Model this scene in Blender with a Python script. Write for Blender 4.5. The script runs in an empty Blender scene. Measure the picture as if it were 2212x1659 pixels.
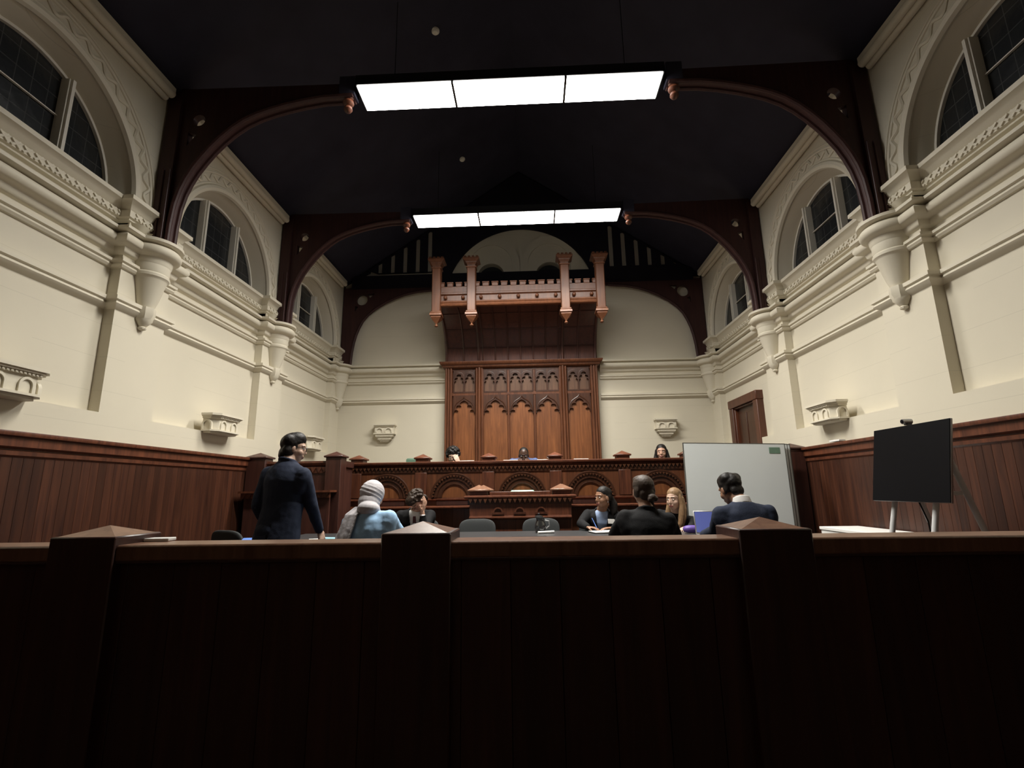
import bpy, bmesh, math, random
from mathutils import Vector, Matrix
R3 = random.Random(7)
SC = bpy.context.scene
COL = SC.collection
PI = math.pi
V = Vector

# ---------------------------------------------------------------- camera
YAW, PIT, ROL = .0369, .2076, -.0151
FPX = 1085.29
fw = V((-math.sin(YAW)*math.cos(PIT), math.cos(YAW)*math.cos(PIT), math.sin(PIT)))
r0 = V((math.cos(YAW), math.sin(YAW), 0))
u0 = r0.cross(fw)
rt = math.cos(ROL)*r0 + math.sin(ROL)*u0
up = -math.sin(ROL)*r0 + math.cos(ROL)*u0
cd = bpy.data.cameras.new('camera')
cam = bpy.data.objects.new('camera', cd)
COL.objects.link(cam)
mw = Matrix((rt, up, -fw)).transposed().to_4x4()
mw.translation = V((.149, 0, 1.22))
cam.matrix_world = mw
cd.sensor_fit = 'HORIZONTAL'
cd.sensor_width = 36
cd.lens = FPX/2212*36
cd.clip_start = .02
SC.camera = cam

# ---------------------------------------------------------------- world (night outside), exposure
w = bpy.data.worlds.new('world')
SC.world = w
w.use_nodes = True
w.node_tree.nodes['Background'].inputs[0].default_value = (.02, .025, .04, 1)
w.node_tree.nodes['Background'].inputs[1].default_value = .05
SC.view_settings.view_transform = 'Standard'
SC.view_settings.look = 'None'
SC.view_settings.gamma = 1
SC.view_settings.exposure = 0.0
SC.view_settings.use_curve_mapping = False
LAMP = 24.0            # emission strength of the ceiling fixtures' diffusers
DOWN = 180.0           # watts of the area light added under each fixture to brighten lower walls

# ---------------------------------------------------------------- materials
MATS = {}
def newmat(name):
    m = bpy.data.materials.new(name)
    m.use_nodes = True
    MATS[name] = m
    nt = m.node_tree
    return m, nt, nt.nodes['Principled BSDF']
def link(nt, a, b): nt.links.new(a, b)
def simple(name, col, rough=.6, metal=0, spec=.5, noise=0, nscale=20, bump=0, sheen=0):
    m, nt, b = newmat(name)
    b.inputs['Base Color'].default_value = (*col, 1)
    b.inputs['Roughness'].default_value = rough
    b.inputs['Metallic'].default_value = metal
    b.inputs['Specular IOR Level'].default_value = spec
    if sheen: b.inputs['Sheen Weight'].default_value = sheen
    tc = nt.nodes.new('ShaderNodeTexCoord')
    n = nt.nodes.new('ShaderNodeTexNoise')
    n.inputs['Scale'].default_value = nscale
    n.inputs['Detail'].default_value = 5
    link(nt, tc.outputs['Object'], n.inputs['Vector'])
    if noise:
        mx = nt.nodes.new('ShaderNodeMix'); mx.data_type = 'RGBA'
        mx.inputs[6].default_value = (*[c*(1-noise) for c in col], 1)
        mx.inputs[7].default_value = (*[min(1, c*(1+noise)) for c in col], 1)
        link(nt, n.outputs['Fac'], mx.inputs[0])
        link(nt, mx.outputs[2], b.inputs['Base Color'])
    if bump:
        bp = nt.nodes.new('ShaderNodeBump')
        bp.inputs['Strength'].default_value = bump
        bp.inputs['Distance'].default_value = .01
        link(nt, n.outputs['Fac'], bp.inputs['Height'])
        link(nt, bp.outputs['Normal'], b.inputs['Normal'])
    return m
def wood(name, dark, light, rough=.35, stretch=(22, 22, 1.6), island=.35, spec=.5, bump=.08):
    m, nt, b = newmat(name)
    tc = nt.nodes.new('ShaderNodeTexCoord')
    mp = nt.nodes.new('ShaderNodeMapping')
    mp.inputs['Scale'].default_value = stretch
    geo = nt.nodes.new('ShaderNodeNewGeometry')
    add = nt.nodes.new('ShaderNodeVectorMath'); add.operation = 'MULTIPLY_ADD'
    link(nt, tc.outputs['Object'], mp.inputs['Vector'])
    comb = nt.nodes.new('ShaderNodeCombineXYZ')
    for i in range(3): link(nt, geo.outputs['Random Per Island'], comb.inputs[i])
    add.inputs[1].default_value = (37, 53, 19)
    link(nt, comb.outputs[0], add.inputs[0])
    link(nt, mp.outputs['Vector'], add.inputs[2])
    n = nt.nodes.new('ShaderNodeTexNoise')
    n.inputs['Scale'].default_value = 1
    n.inputs['Detail'].default_value = 6
    n.inputs['Roughness'].default_value = .6
    n.inputs['Distortion'].default_value = .8
    link(nt, add.outputs[0], n.inputs['Vector'])
    ramp = nt.nodes.new('ShaderNodeValToRGB')
    ramp.color_ramp.elements[0].position = .3
    ramp.color_ramp.elements[0].color = (*dark, 1)
    ramp.color_ramp.elements[1].position = .72
    ramp.color_ramp.elements[1].color = (*light, 1)
    link(nt, n.outputs['Fac'], ramp.inputs['Fac'])
    mr = nt.nodes.new('ShaderNodeMapRange')
    mr.inputs['To Min'].default_value = 1-island
    mr.inputs['To Max'].default_value = 1+island
    link(nt, geo.outputs['Random Per Island'], mr.inputs['Value'])
    hs = nt.nodes.new('ShaderNodeHueSaturation')
    link(nt, mr.outputs[0], hs.inputs['Value'])
    link(nt, ramp.outputs['Color'], hs.inputs['Color'])
    link(nt, hs.outputs[0], b.inputs['Base Color'])
    b.inputs['Roughness'].default_value = rough
    b.inputs['Specular IOR Level'].default_value = spec
    bp = nt.nodes.new('ShaderNodeBump')
    bp.inputs['Strength'].default_value = bump
    bp.inputs['Distance'].default_value = .004
    link(nt, n.outputs['Fac'], bp.inputs['Height'])
    link(nt, bp.outputs['Normal'], b.inputs['Normal'])
    return m
def plaster(name, col, joints=True):
    m, nt, b = newmat(name)
    tc = nt.nodes.new('ShaderNodeTexCoord')
    n = nt.nodes.new('ShaderNodeTexNoise')
    n.inputs['Scale'].default_value = 1.3
    n.inputs['Detail'].default_value = 5
    link(nt, tc.outputs['Object'], n.inputs['Vector'])
    mx = nt.nodes.new('ShaderNodeMix'); mx.data_type = 'RGBA'
    mx.inputs[6].default_value = (*[c*.93 for c in col], 1)
    mx.inputs[7].default_value = (*[min(1, c*1.05) for c in col], 1)
    link(nt, n.outputs['Fac'], mx.inputs[0])
    out = mx.outputs[2]
    if joints:                                   # hairline course joints showing through the paint here and there
        sp = nt.nodes.new('ShaderNodeSeparateXYZ')
        link(nt, tc.outputs['Object'], sp.inputs[0])
        a = nt.nodes.new('ShaderNodeMath'); a.operation = 'MULTIPLY'; a.inputs[1].default_value = 3.3
        link(nt, sp.outputs[2], a.inputs[0])
        f = nt.nodes.new('ShaderNodeMath'); f.operation = 'FRACT'; link(nt, a.outputs[0], f.inputs[0])
        l = nt.nodes.new('ShaderNodeMath'); l.operation = 'LESS_THAN'; l.inputs[1].default_value = .012
        link(nt, f.outputs[0], l.inputs[0])
        n2 = nt.nodes.new('ShaderNodeTexNoise'); n2.inputs['Scale'].default_value = .9
        link(nt, tc.outputs['Object'], n2.inputs['Vector'])
        g = nt.nodes.new('ShaderNodeMath'); g.operation = 'GREATER_THAN'; g.inputs[1].default_value = .5
        link(nt, n2.outputs['Fac'], g.inputs[0])
        mu = nt.nodes.new('ShaderNodeMath'); mu.operation = 'MULTIPLY'
        link(nt, l.outputs[0], mu.inputs[0]); link(nt, g.outputs[0], mu.inputs[1])
        mu2 = nt.nodes.new('ShaderNodeMath'); mu2.operation = 'MULTIPLY'; mu2.inputs[1].default_value = .24
        link(nt, mu.outputs[0], mu2.inputs[0])
        m2 = nt.nodes.new('ShaderNodeMix'); m2.data_type = 'RGBA'
        m2.inputs[7].default_value = (*[c*.45 for c in col], 1)
        link(nt, mu2.outputs[0], m2.inputs[0]); link(nt, out, m2.inputs[6])
        out = m2.outputs[2]
    link(nt, out, b.inputs['Base Color'])
    b.inputs['Roughness'].default_value = .55
    b.inputs['Specular IOR Level'].default_value = .3
    bp = nt.nodes.new('ShaderNodeBump'); bp.inputs['Strength'].default_value = .12; bp.inputs['Distance'].default_value = .01
    n3 = nt.nodes.new('ShaderNodeTexNoise'); n3.inputs['Scale'].default_value = 9; n3.inputs['Detail'].default_value = 6
    link(nt, tc.outputs['Object'], n3.inputs['Vector'])
    link(nt, n3.outputs['Fac'], bp.inputs['Height']); link(nt, bp.outputs['Normal'], b.inputs['Normal'])
    return m
def leaded(name):
    m, nt, b = newmat(name)                      # night-dark leaded lights: dark glass, grey cames
    tc = nt.nodes.new('ShaderNodeTexCoord')
    sp = nt.nodes.new('ShaderNodeSeparateXYZ'); link(nt, tc.outputs['Object'], sp.inputs[0])
    outs = []
    for ax, sc in ((1, 7.6), (2, 6.2)):
        a = nt.nodes.new('ShaderNodeMath'); a.operation = 'MULTIPLY'; a.inputs[1].default_value = sc
        link(nt, sp.outputs[ax], a.inputs[0])
        f = nt.nodes.new('ShaderNodeMath'); f.operation = 'FRACT'; link(nt, a.outputs[0], f.inputs[0])
        l = nt.nodes.new('ShaderNodeMath'); l.operation = 'LESS_THAN'; l.inputs[1].default_value = .05
        link(nt, f.outputs[0], l.inputs[0]); outs.append(l.outputs[0])
    mx = nt.nodes.new('ShaderNodeMath'); mx.operation = 'MAXIMUM'
    link(nt, outs[0], mx.inputs[0]); link(nt, outs[1], mx.inputs[1])
    mc = nt.nodes.new('ShaderNodeMix'); mc.data_type = 'RGBA'
    mc.inputs[6].default_value = (.014, .016, .018, 1); mc.inputs[7].default_value = (.05, .052, .052, 1)
    link(nt, mx.outputs[0], mc.inputs[0]); link(nt, mc.outputs[2], b.inputs['Base Color'])
    b.inputs['Roughness'].default_value = .22
    n = nt.nodes.new('ShaderNodeTexNoise'); n.inputs['Scale'].default_value = 14
    link(nt, tc.outputs['Object'], n.inputs['Vector'])
    bp = nt.nodes.new('ShaderNodeBump'); bp.inputs['Strength'].default_value = .25; bp.inputs['Distance'].default_value = .01
    link(nt, n.outputs['Fac'], bp.inputs['Height']); link(nt, bp.outputs['Normal'], b.inputs['Normal'])
    return m
def strands(name, col):
    m, nt, b = newmat(name)
    tc = nt.nodes.new('ShaderNodeTexCoord'); mp = nt.nodes.new('ShaderNodeMapping'); mp.inputs['Scale'].default_value = (170, 170, 14)
    link(nt, tc.outputs['Object'], mp.inputs['Vector'])
    n = nt.nodes.new('ShaderNodeTexNoise'); n.inputs['Scale'].default_value = 1; n.inputs['Detail'].default_value = 3; n.inputs['Distortion'].default_value = .6
    link(nt, mp.outputs['Vector'], n.inputs['Vector'])
    mx = nt.nodes.new('ShaderNodeMix'); mx.data_type = 'RGBA'
    mx.inputs[6].default_value = (*[c*.45 for c in col], 1); mx.inputs[7].default_value = (*[c*1.6 for c in col], 1)
    link(nt, n.outputs['Fac'], mx.inputs[0]); link(nt, mx.outputs[2], b.inputs['Base Color'])
    b.inputs['Roughness'].default_value = .5; b.inputs['Specular IOR Level'].default_value = .3
    bp = nt.nodes.new('ShaderNodeBump'); bp.inputs['Strength'].default_value = .5; bp.inputs['Distance'].default_value = .004
    link(nt, n.outputs['Fac'], bp.inputs['Height']); link(nt, bp.outputs['Normal'], b.inputs['Normal'])
    return m
def emit(name, col, strength):
    m, nt, b = newmat(name)
    b.inputs['Base Color'].default_value = (*col, 1)
    b.inputs['Emission Color'].default_value = (*col, 1)
    b.inputs['Emission Strength'].default_value = strength
    return m
plaster('cream', (.665, .615, .495))
plaster('cream_trim', (.685, .635, .515), False)
wood('mahogany', (.05, .016, .009), (.15, .048, .022), .38)
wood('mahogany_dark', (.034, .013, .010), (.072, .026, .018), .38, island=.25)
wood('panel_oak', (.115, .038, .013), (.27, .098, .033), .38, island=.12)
wood('carved', (.07, .024, .011), (.17, .06, .026), .34, island=.15)
wood('canopy_oak', (.105, .036, .016), (.20, .076, .032), .4, island=.15)
wood('truss', (.034, .014, .014), (.062, .025, .022), .5, island=.05, spec=.3)
wood('planks', (.030, .010, .006), (.080, .027, .013), .40, island=.30)
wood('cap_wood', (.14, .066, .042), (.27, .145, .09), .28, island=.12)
simple('gable_black', (.014, .013, .019), .6, noise=.3, nscale=3, spec=.12)
simple('roof_black', (.036, .035, .052), .6, noise=.3, nscale=3, spec=.12)
wood('carved_mid', (.040, .015, .008), (.115, .042, .018), .34, island=.15)  # lighter than carved_dark: lit tone of the carved drops put into colour
wood('carved_dark', (.030, .011, .006), (.085, .030, .013), .34, island=.1)
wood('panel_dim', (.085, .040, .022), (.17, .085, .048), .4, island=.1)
simple('floor', (.05, .03, .022), .7, noise=.4, nscale=6)
leaded('leaded_glass')
simple('paint_white', (.68, .65, .57), .5, noise=.05)
simple('metal_dark', (.03, .03, .032), .4, metal=.6)
simple('metal_grey', (.45, .45, .45), .35, metal=.8)
simple('fabric_black', (.030, .033, .034), .9, noise=.3, nscale=200, bump=.1)
simple('table_top', (.045, .045, .047), .32, noise=.2, nscale=30)
simple('paper', (.80, .79, .76), .7)
simple('board_white', (.66, .70, .70), .35, noise=.03, nscale=4)
simple('board_edge', (.09, .09, .08), .5)
simple('screen_black', (.004, .004, .005), .45, spec=.08)
simple('plastic_black', (.012, .012, .013), .4)
simple('tube_white', (.62, .62, .62), .4)
simple('green_leather', (.12, .21, .15), .4, noise=.15)
simple('green_pale', (.36, .55, .44), .35, noise=.15)
simple('skin_light', (.46, .27, .19), .5, noise=.06)
simple('skin_pale', (.54, .36, .27), .5, noise=.06)
simple('skin_brown', (.28, .145, .085), .48, noise=.06)
simple('skin_dark', (.060, .030, .020), .38, noise=.06)
simple('lips', (.30, .11, .09), .4)
simple('lips_dark', (.10, .04, .035), .4)
strands('hair_black', (.009, .007, .006))
strands('hair_brown', (.028, .016, .010))
strands('hair_grey_brown', (.048, .034, .026))
strands('hair_blonde', (.22, .135, .07))
simple('suit_navy', (.019, .025, .045), .85, noise=.25, nscale=150, bump=.15, spec=.2)
simple('suit_black', (.009, .009, .010), .85, noise=.25, nscale=150, bump=.15, spec=.2)
simple('shirt_white', (.75, .74, .72), .7)
simple('shirt_blue', (.27, .36, .55), .7)
simple('sweater_blue', (.34, .54, .78), .9, noise=.06, nscale=60, bump=.1)
simple('scarf_grey', (.46, .44, .46), .85, noise=.12, nscale=14, bump=.4)
simple('jacket_blue', (.055, .085, .20), .7)
simple('tie_maroon', (.08, .012, .014), .6)
simple('eye_white', (.7, .68, .65), .25)
simple('eye_dark', (.02, .012, .008), .2)
simple('blue_cover', (.10, .22, .62), .5)
simple('mask_blue', (.30, .62, .78), .7)
simple('purple', (.11, .06, .30), .5)
simple('red', (.6, .05, .06), .5)
simple('glass_dark', (.10, .10, .10), .08, metal=.75)
emit('lamp_glow', (1, .97, .92), LAMP)
emit('laptop_glow', (.07, .09, .28), .45)

# ---------------------------------------------------------------- mesh builder
def plate_data(loops, t):
    cu = bpy.data.curves.new('tmp', 'CURVE')
    cu.dimensions = '2D'; cu.fill_mode = 'BOTH'; cu.extrude = t/2
    for lp in loops:
        s = cu.splines.new('POLY'); s.points.add(len(lp)-1)
        for p, q in zip(s.points, lp): p.co = (q[0], q[1], 0, 1)
        s.use_cyclic_u = True
    o = bpy.data.objects.new('tmp', cu); COL.objects.link(o)
    dg = bpy.context.evaluated_depsgraph_get(); dg.update()
    me = o.evaluated_get(dg).to_mesh()
    vs = [v.co.copy() for v in me.vertices]; fs = [tuple(p.vertices) for p in me.polygons]
    o.evaluated_get(dg).to_mesh_clear()
    bpy.data.objects.remove(o); bpy.data.curves.remove(cu)
    return vs, fs
def arc(cx, cz, r, a0, a1, n=24, rz=None):
    rz = r if rz is None else rz
    return [(cx+r*math.cos(a0+(a1-a0)*i/n), cz+rz*math.sin(a0+(a1-a0)*i/n)) for i in range(n+1)]
XZ = Matrix(((1, 0, 0, 0), (0, 0, 1, 0), (0, 1, 0, 0), (0, 0, 0, 1)))      # plate (a,b,c) -> x=a, z=b, y=c
YZ = Matrix(((0, 0, 1, 0), (1, 0, 0, 0), (0, 1, 0, 0), (0, 0, 0, 1)))      # plate (a,b,c) -> y=a, z=b, x=c
class MB:
    def __init__(s): s.v = []; s.f = []; s.m = []
    def add(s, vs, fs, mi=0, M=None):
        b = len(s.v)
        s.v += [(M @ V(v)) if M is not None else V(v) for v in vs]
        s.f += [tuple(i+b for i in f) for f in fs]; s.m += [mi]*len(fs)
        return s
    def box(s, lo, hi, mi=0, M=None):
        x0, y0, z0 = lo; x1, y1, z1 = hi
        vs = [(x0,y0,z0),(x1,y0,z0),(x1,y1,z0),(x0,y1,z0),(x0,y0,z1),(x1,y0,z1),(x1,y1,z1),(x0,y1,z1)]
        return s.add(vs, [(0,3,2,1),(4,5,6,7),(0,1,5,4),(1,2,6,5),(2,3,7,6),(3,0,4,7)], mi, M)
    def bbox(s, c, size, b=.01, mi=0, M=None):                            # box with chamfered edges
        x, y, z = [q/2 for q in size]; vs = []; idx = {}
        for sx in (-1, 1):
            for sy in (-1, 1):
                for sz in (-1, 1):
                    for k in range(3):
                        p = [sx*(x-b), sy*(y-b), sz*(z-b)]; p[k] = (sx*x, sy*y, sz*z)[k]
                        idx[(sx, sy, sz, k)] = len(vs); vs.append((p[0]+c[0], p[1]+c[1], p[2]+c[2]))
        fs = []
        for k in range(3):
            i, j = [q for q in range(3) if q != k]
            for sg in (-1, 1):
                f = []
                for a, bb in ((-1, -1), (1, -1), (1, 1), (-1, 1)):
                    t = [0, 0, 0]; t[k] = sg; t[i] = a; t[j] = bb; f.append(idx[(*t, k)])
                fs.append(tuple(f))
            for a in (-1, 1):
                for bb in (-1, 1):
                    f = []
                    for sg, kk in ((-1, i), (-1, j), (1, j), (1, i)):
                        t = [0, 0, 0]; t[k] = sg; t[i] = a; t[j] = bb; f.append(idx[(*t, kk)])
                    fs.append(tuple(f))
        for sx in (-1, 1):
            for sy in (-1, 1):
                for sz in (-1, 1): fs.append(tuple(idx[(sx, sy, sz, k)] for k in range(3)))
        return s.add(vs, fs, mi, M)
    def lathe(s, prof, c=(0, 0, 0), n=24, mi=0, M=None, sx=1, sy=1):
        vs = []; fs = []
        for r, z in prof:
            for k in range(n):
                a = 2*PI*k/n; vs.append((c[0]+sx*r*math.cos(a), c[1]+sy*r*math.sin(a), c[2]+z))
        for i in range(len(prof)-1):
            for k in range(n):
                k2 = (k+1) % n; fs.append((i*n+k, i*n+k2, (i+1)*n+k2, (i+1)*n+k))
        fs.append(tuple(range(n))); fs.append(tuple((len(prof)-1)*n+k for k in range(n)))
        return s.add(vs, fs, mi, M)
    def tube(s, pts, r, n=8, mi=0, closed=False):
        pts = [V(p) for p in pts]; m = len(pts); rs = r if isinstance(r, (list, tuple)) else [r]*m
        vs = []; fs = []; prev = None
        for i, p in enumerate(pts):
            t = (pts[(i+1) % m]-pts[i-1]) if closed else (pts[min(i+1, m-1)]-pts[max(i-1, 0)])
            t = t.normalized() if t.length > 1e-9 else V((0, 0, 1))
            if prev is None: a = t.orthogonal().normalized()
            else:
                a = prev-t*prev.dot(t)
                a = a.normalized() if a.length > 1e-6 else t.orthogonal().normalized()
            prev = a; b = t.cross(a)
            for k in range(n):
                g = 2*PI*k/n; vs.append(p+rs[i]*(math.cos(g)*a+math.sin(g)*b))
        for i in range(m if closed else m-1):
            j = (i+1) % m
            for k in range(n):
                k2 = (k+1) % n; fs.append((i*n+k, i*n+k2, j*n+k2, j*n+k))
        if not closed: fs.append(tuple(range(n))); fs.append(tuple((m-1)*n+k for k in range(n)))
        return s.add(vs, fs, mi)
    def ell(s, c, r, Rm=None, n=16, mi=0, p=1.0):                          # (super)ellipsoid
        vs = []; fs = []; h = n//2
        sg = lambda a, e: math.copysign(abs(a)**e, a)
        c = V(c)
        for i in range(1, h):
            t = PI*i/h-PI/2
            for k in range(n):
                a = 2*PI*k/n
                q = V((r[0]*sg(math.cos(t), p)*sg(math.cos(a), p), r[1]*sg(math.cos(t), p)*sg(math.sin(a), p), r[2]*sg(math.sin(t), p)))
                vs.append(c+(Rm @ q if Rm is not None else q))
        for zz in (-1, 1):
            q = V((0, 0, zz*r[2])); vs.append(c+(Rm @ q if Rm is not None else q))
        for i in range(h-2):
            for k in range(n):
                k2 = (k+1) % n; fs.append((i*n+k, i*n+k2, (i+1)*n+k2, (i+1)*n+k))
        B = len(vs)-2
        for k in range(n):
            k2 = (k+1) % n; fs.append((B, k2, k)); fs.append((B+1, (h-2)*n+k, (h-2)*n+k2))
        return s.add(vs, fs, mi)
    def cap(s, p0, r0, p1, r1, n=12, mi=0):                                # tapered capsule
        p0 = V(p0); p1 = V(p1); L = (p1-p0).length
        if L < 1e-6: return s.ell(p0, (r0, r0, r0), None, n, mi)
        t = (p1-p0)/L; pts = []; rs = []
        for a in (-85, -60, -30, 0): pts.append(p0+t*r0*math.sin(math.radians(a))); rs.append(r0*math.cos(math.radians(a)))
        for a in (0, 30, 60, 85): pts.append(p1+t*r1*math.sin(math.radians(a))); rs.append(r1*math.cos(math.radians(a)))
        a = t.orthogonal().normalized(); b = t.cross(a); vs = []; fs = []
        for p, r in zip(pts, rs):
            for k in range(n):
                g = 2*PI*k/n; vs.append(p+r*(math.cos(g)*a+math.sin(g)*b))
        m = len(pts)
        for i in range(m-1):
            for k in range(n):
                k2 = (k+1) % n; fs.append((i*n+k, i*n+k2, (i+1)*n+k2, (i+1)*n+k))
        fs.append(tuple(range(n))); fs.append(tuple((m-1)*n+k for k in range(n)))
        return s.add(vs, fs, mi)
    def loft(s, rings, mi=0, cap=True, M=None):
        n = len(rings[0]); vs = [p for r in rings for p in r]; fs = []
        for i in range(len(rings)-1):
            for k in range(n):
                k2 = (k+1) % n; fs.append((i*n+k, i*n+k2, (i+1)*n+k2, (i+1)*n+k))
        if cap: fs.append(tuple(range(n))); fs.append(tuple((len(rings)-1)*n+k for k in range(n)))
        return s.add(vs, fs, mi, M)
    def plate(s, loops, t, M, mi=0):
        vs, fs = plate_data(loops, t); return s.add(vs, fs, mi, M)
    def sweep(s, path, prof, mi=0, sgn=1):                                 # profile (out, z) along a plan path; out is to the right of travel
        vs = []; fs = []; m = len(path); k = len(prof)
        for i in range(m):
            p = V(path[i]); n1 = n2 = None
            if i > 0: d = (p-V(path[i-1])).normalized(); n1 = V((d.y, -d.x))
            if i < m-1: d = (V(path[i+1])-p).normalized(); n2 = V((d.y, -d.x))
            n1 = n1 or n2; n2 = n2 or n1
            mt = (n1+n2)/(1+n1.dot(n2))
            for o, z in prof: q = p+mt*o*sgn; vs.append((q.x, q.y, z))
        for i in range(m-1):
            for j in range(k):
                j2 = (j+1) % k; fs.append((i*k+j, i*k+j2, (i+1)*k+j2, (i+1)*k+j))
        fs.append(tuple(range(k))); fs.append(tuple((m-1)*k+j for j in range(k)))
        return s.add(vs, fs, mi)
    def pyr(s, c, hx, hy, h, mi=0, base=.0):
        x, y, z = c
        return s.add([(x-hx,y-hy,z),(x+hx,y-hy,z),(x+hx,y+hy,z),(x-hx,y+hy,z),(x,y,z+h)], [(0,3,2,1),(0,1,4),(1,2,4),(2,3,4),(3,0,4)], mi)
    def mirror(s):
        for v in s.v: v.x = -v.x
        return s
    def mesh(s, name):
        me = bpy.data.meshes.new(name); me.from_pydata([tuple(v) for v in s.v], [], s.f)
        for p, i in zip(me.polygons, s.m): p.material_index = i
        bm = bmesh.new(); bm.from_mesh(me); bmesh.ops.recalc_face_normals(bm, faces=bm.faces); bm.to_mesh(me); bm.free()
        return me
    def build(s, name, mat, parent=None, smooth=True, bevel=0, ang=38):
        me = s.mesh(name)
        for q in (mat if isinstance(mat, (list, tuple)) else [mat]): me.materials.append(MATS[q])
        if smooth:
            me.shade_smooth(); me.set_sharp_from_angle(angle=math.radians(ang))
        o = bpy.data.objects.new(name, me); COL.objects.link(o)
        if parent is not None: o.parent = parent
        if bevel:
            b = o.modifiers.new('bevel', 'BEVEL'); b.width = bevel; b.segments = 2; b.limit_method = 'ANGLE'; b.angle_limit = math.radians(50)
        return o
def tag(o, label=None, cat=None, group=None, kind=None):
    for k, q in (('label', label), ('category', cat), ('group', group), ('kind', kind)):
        if q: o[k] = q
    return o
def thing(name, label, cat, group=None, loc=(0, 0, 0), rz=0):
    o = bpy.data.objects.new(name, None); COL.objects.link(o); o.location = loc; o.rotation_euler = (0, 0, rz); o.empty_display_size = .1
    return tag(o, label, cat, group)
def setting(name):
    o = bpy.data.objects.new(name, None); COL.objects.link(o); o['kind'] = 'structure'; return o
def struct(o): o['kind'] = 'structure'; return o
def rebase(e, loc, rz=0):                                                  # move a thing's empty to its base, parts stay where they are
    M = Matrix.Translation(V(loc)) @ Matrix.Rotation(rz, 4, 'Z'); I = M.inverted()
    def rec(o):
        for c in o.children:
            c.data.transform(I); rec(c)
    e.location = loc; e.rotation_euler = (0, 0, rz); rec(e)
def dup(o, parent=None):
    c = o.copy(); COL.objects.link(c); c.parent = parent
    for ch in o.children: dup(ch, c)
    return c
# ---------------------------------------------------------------- room shell
P, RC = 3.58, 3.68                     # pilaster plane, recessed wall plane
BACK, FRONT = 9.5, -3.0
TR = [1.985, 4.46, 6.935, 9.41]        # truss lines
BAYS = [(TR[0]+TR[1])/2, (TR[1]+TR[2])/2, (TR[2]+TR[3])/2]
SPR = 3.95                             # springing of the window arches
struct(MB().box((-4.2, FRONT-.2, -.1), (4.2, BACK+.3, 0)).build('floor', 'floor'))
struct(MB().box((-3.58, 7.3, 0), (3.58, BACK, .55)).build('floor_platform', 'floor'))
def wall_side(sg, name):
    m = MB()
    m.box((-4.0, FRONT, 0), (-RC, BACK+.2, SPR))
    if sg < 0: m.box((-RC, FRONT, 0), (-P, BACK, 1.93))
    else: m.box((-RC, FRONT, 0), (-P, 7.63, 1.93)); m.box((-RC, 8.78, 0), (-P, BACK, 1.93))     # the door stands in this gap
    for T in [-.49]+TR: m.box((-RC, T-.31, 1.93), (-P, min(T+.31, BACK), SPR))
    pts = [(FRONT, SPR)]
    for c in BAYS: pts += arc(c, SPR, .96, PI, 0, 40)
    pts += [(BACK, SPR), (BACK, 5.8), (FRONT, 5.8)]
    m.plate([pts], .10, Matrix.Translation((-(P+.05), 0, 0)) @ YZ)
    m.box((-4.0, FRONT, SPR), (-3.84, BACK+.2, 5.8))
    for c in BAYS:                                                        # splayed reveals
        rings = []
        for i in range(41):
            a = PI*i/40; ca, sa = math.cos(a), math.sin(a)
            rings.append([V((x, c+r*ca, SPR+r*sa)) for x, r in ((-3.60, .935), (-3.78, .85), (-3.84, .85), (-3.84, 1.05), (-3.60, 1.05))])
        m.loft(rings)
        m.box((-3.84, c-.93, SPR-.05), (-3.60, c+.93, SPR))
    if sg > 0: m.mirror()
    return struct(m.build(name, 'cream'))
wall_side(-1, 'wall_left'); wall_side(1, 'wall_right')
# back wall with two round-headed openings high in the gable
m = MB()
op = lambda c: [(c-.27, 5.0)]+arc(c, 5.46, .27, PI, 0, 20)+[(c+.27, 5.0)]
m.plate([[(-4, 0), (4, 0), (4, 5.3), (0, 8.1), (-4, 5.3)], op(-.59), op(.59)], .2, Matrix.Translation((0, BACK+.1, 0)) @ XZ)
for c in (-.59, .59):
    U = lambda ro, zo, ri, zi: [(c-ro, 5.1)]+arc(c, zo, ro, PI, 0, 30)+[(c+ro, 5.1), (c+ri, 5.1)]+arc(c, zi, ri, 0, PI, 30)+[(c-ri, 5.1)]
    for lp, t in ((U(.586, 5.71, .43, 5.70), .04), (U(.428, 5.70, .272, 5.46), .022)): m.plate([lp], t, Matrix.Translation((0, BACK-t/2, 0)) @ XZ)
struct(m.build('wall_back', 'cream'))
for k, c in enumerate((-.59, .59)):
    e = setting('window_%d' % (7+k))
    MB().box((c-.32, BACK+.14, 4.95), (c+.32, BACK+.16, 5.8)).build('pane', 'leaded_glass', e)
struct(MB().box((-4.2, FRONT-.2, 0), (4.2, FRONT, 8)).build('wall_rear', 'cream'))
struct(MB().box((-3.6, FRONT, 0), (3.6, FRONT+.05, 1.5)).build('trim_19', 'mahogany'))
# ceiling: two dark pitched planes
CZ = lambda x: 5.36+(3.55-abs(x))*.68
m = MB()
for sg in (-1, 1):
    xs = (sg*4.2, 0.0); y0, y1 = FRONT-.2, BACK+.2
    a = [(x, y, CZ(x)+d) for d in (0, .12) for y in (y0, y1) for x in xs]
    m.add(a, [(0, 1, 3, 2), (4, 6, 7, 5), (0, 4, 5, 1), (2, 3, 7, 6), (0, 2, 6, 4), (1, 5, 7, 3)])
struct(m.build('ceiling', 'roof_black', smooth=False))

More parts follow.
